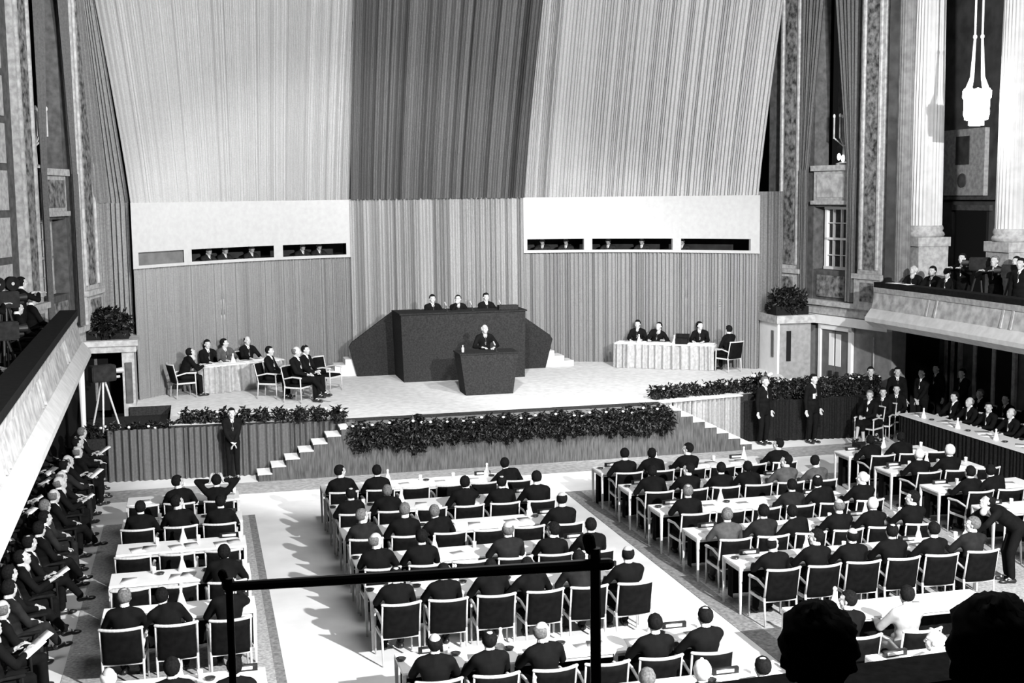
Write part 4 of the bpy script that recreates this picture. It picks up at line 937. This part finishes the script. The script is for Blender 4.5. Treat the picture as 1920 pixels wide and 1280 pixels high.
put(P_pap, (16.83, 27.4, 4.002), .1, 'white papers on right balcony rail, before the seated man', 'papers on the balcony rail', (1.0, 1.2, 1))

# interpreters behind the booth windows
for i, (x, h) in enumerate(((.3, D), (.75, D), (1.5, 'grey'), (3.0, D), (3.5, D), (10.4, D), (11.1, D), (12.3, 'grey'), (13.2, D), (14.2, D))):
    y = arcy(x)+.85; rz = PI-math.atan((x-CX)*.13)
    person('desk', x, y, 3.66, rz, 'interpreter seated in the %s booth, %s from its left end' % ('left' if i < 5 else 'right', ordn(i % 5)), h, 'full', 'charcoal')
    chair(x, y, 3.66, rz, 'chair of the interpreter %s from the left end of the %s booth' % (ordn(i % 5), 'left' if i < 5 else 'right'), 'chairs in the booths')

# ------------------------------------------------------------------ plants
def leafmesh(nl, rx, ry, rz, size, seed, droop=.3, mats=(M_leaf, M_leaf2)):
    r = random.Random(seed); bm = bmesh.new()
    for _ in range(nl):
        while True:
            p = V((r.uniform(-1, 1), r.uniform(-1, 1), r.uniform(-1, 1)))
            if p.length < 1: break
        p = V((p.x*rx, p.y*ry, p.z*rz)); s = size*r.uniform(.6, 1.4)
        d = V((r.uniform(-1, 1), r.uniform(-1, 1), r.uniform(-1, .6)-droop)).normalized(); sd = d.cross(V((r.random(), r.random(), r.random()+.1))).normalized(); nn = d.cross(sd)
        a = bm.verts.new(p); b_ = bm.verts.new(p+d*s*.5+sd*s*.22+nn*s*.06); c = bm.verts.new(p+d*s); e = bm.verts.new(p+d*s*.5-sd*s*.22+nn*s*.06); g = bm.verts.new(p+d*s*.5)
        for q in ((a, b_, g), (b_, c, g), (a, g, e), (g, c, e)):
            f = bm.faces.new(q); f.material_index = 1 if r.random() < .25 else 0
    me = finish(bm, 'leaves')
    for m in mats: me.materials.append(m)
    return me
def plant_proto(name, leaves, flowers, stems=None, pot=None):
    t = thing(name, 'x', 'plant'); obj('foliage', leaves, None, t)
    if flowers:
        r = random.Random(3)
        for k in range(flowers[0]):
            bm = bmesh.new(); ell(bm, (0, 0, 0), (.035, .035, .03), seg=6, rings=5); o = obj('flower', bm, M_flower, t); o.location = (r.uniform(-flowers[1], flowers[1]), r.uniform(-.3, -.02), flowers[2]+r.uniform(-.12, .07))
    if pot: obj('pot', pot, M_felt2, t)
    return [t, False]
pot = bmesh.new(); lathe(pot, [(.09, -.22), (.12, 0), (.1, 0)], 12)
HANG = [plant_proto('hanging_plant', leafmesh(760, .33, .24, [.42, .34, .38][k], .12, 10+k), ([2, 1, 1][k], .3, .33)) for k in range(3)]
SHR = [plant_proto('potted_shrub', leafmesh(230, .22, .16, .17, .12, 30+k, 0), (1+k, .2, .14), pot=pot if k == 0 else None) for k in range(2)]
rr = random.Random(4)
for i in range(18):
    x = 3.45+.425*i; big = 1 if i < 5 or i > 13 else .85
    put(HANG[i % 3], (x, 27.98, 1.02-.1*(big)), rr.uniform(-.4, .4), 'trailing plant on the stage edge, %s from the left stairs' % ordn(i), 'hanging plants along the stage front', (1.05, 1.0, big*rr.uniform(.85, 1.15)))
struct('trim_10', bx(3.2, 11.0, 28.05, 28.7, 1.0, 1.12), M_drape)
for i in range(9):
    x = -.35+.42*i; y = 29.0-.075*i+.25
    put(SHR[i % 2], (x, y, 1.35), rr.uniform(0, 6), 'low flowering shrub on the left stage edge, %s from left' % ordn(i), 'potted shrubs on the left stage edge')
for i in range(5):
    x = -2.4+.42*i; put(SHR[i % 2], (x, 29.2, 1.12), rr.uniform(0, 6), 'dark shrub on the low left platform edge, %s from left' % ordn(i), 'shrubs on the left platform')
for i in range(9):
    x = 10.95+.37*i; y = 28.95+.06*i
    put(SHR[i % 2], (x, y+.1, 1.38), rr.uniform(0, 6), 'low flowering shrub on the right stage edge, %s from left' % ordn(i), 'potted shrubs on the right stage edge')
for i in range(9):
    x = 14.2+.36*i; put(HANG[i % 3], (x, 29.3+.1*(i % 2), 1.25), rr.uniform(0, 6), 'dark bushy plant below the right wall, %s from left' % ordn(i), 'plants below the right wall', (.9, .8, .8))
t = thing('balcony_planter', 'mass of dark foliage on top of the left corner pier', 'plant', (-2.2, 32.5, 3.2)); obj('foliage', leafmesh(1900, .56, .4, .42, .16, 77, -.1), None, t); obj('trough', bx(-.5, .5, -.3, .3, -.33, -.12), M_dark, t)
t = thing('balcony_planter', 'mass of dark foliage on top of the right corner pier', 'plant', (16.2, 32.5, 3.2)); obj('foliage', leafmesh(1500, .55, .4, .40, .16, 78, -.1), None, t); obj('trough', bx(-.5, .5, -.3, .3, -.35, -.12), M_dark, t)
for x, y, lab in ((14.1, 29.3, 'flower arrangement at the right end of the stage edge'),):
    t = thing('flower_arrangement', lab, 'plant', (x-.3, y-.15, 1.4)); obj('foliage', leafmesh(260, .35, .2, .3, .16, 5, -.4), None, t)
    for k in range(7):
        bm = bmesh.new(); ell(bm, (rr.uniform(-.28, .28), rr.uniform(-.3, 0), rr.uniform(0, .3)), (.05, .05, .045), seg=7, rings=5); obj('flower', bm, M_flower, t)

# ------------------------------------------------------------------ foreground on the rear gallery
struct('floor_gallery', bx(-3, 6, -1.5, 4.3, 3.6, 3.75), M_black)
gp = struct('wall_gallery_parapet', bx(-3, 6, 0, .14, 3.6, 4.33, mt=Matrix.Translation((0, 4.05, 0)) @ Matrix.Rotation(.045, 4, 'Z')), M_black)
obj('rail_cushion', bx(-3, 6, -.06, .2, 4.33, 4.42, mt=Matrix.Translation((0, 4.05, 0)) @ Matrix.Rotation(.045, 4, 'Z')), M_felt2, gp)
fr = thing('lamp_frame', 'black metal frame of one crossbar on two posts in the foreground', 'frame', (0, 3.0, 3.75))
bm = bmesh.new(); caps(bm, (.04, 0, 1.625), (1.0, 0, 1.60), .012, .016, 10); obj('crossbar', bm, M_metal, fr)
for x, r in ((.045, .009), (.965, .014)):
    bm = bmesh.new(); tube(bm, (x, 0, 0), (x, 0, 1.645), r, r, 10); obj('post', bm, M_metal, fr)
    bm = bmesh.new(); caps(bm, (x-.01, .01, 1.64), (x-.015, .01, 1.655+.012*(x > .5)), r*1.1, r*1.2, 10); obj('clamp', bm, M_camera, fr)
for x, y, sc, lab, st in ((1.72, 3.25, 1.0, 'bushy dark haired head and shoulders in the near foreground, left of two', 'curly'), (2.10, 2.95, 1.2, 'largest dark foreground head at the lower right corner', 'curly')):
    person('lap', x, y, 3.75 if sc == 1 else 3.56, 0, lab, D, st, 'black', scale=sc)
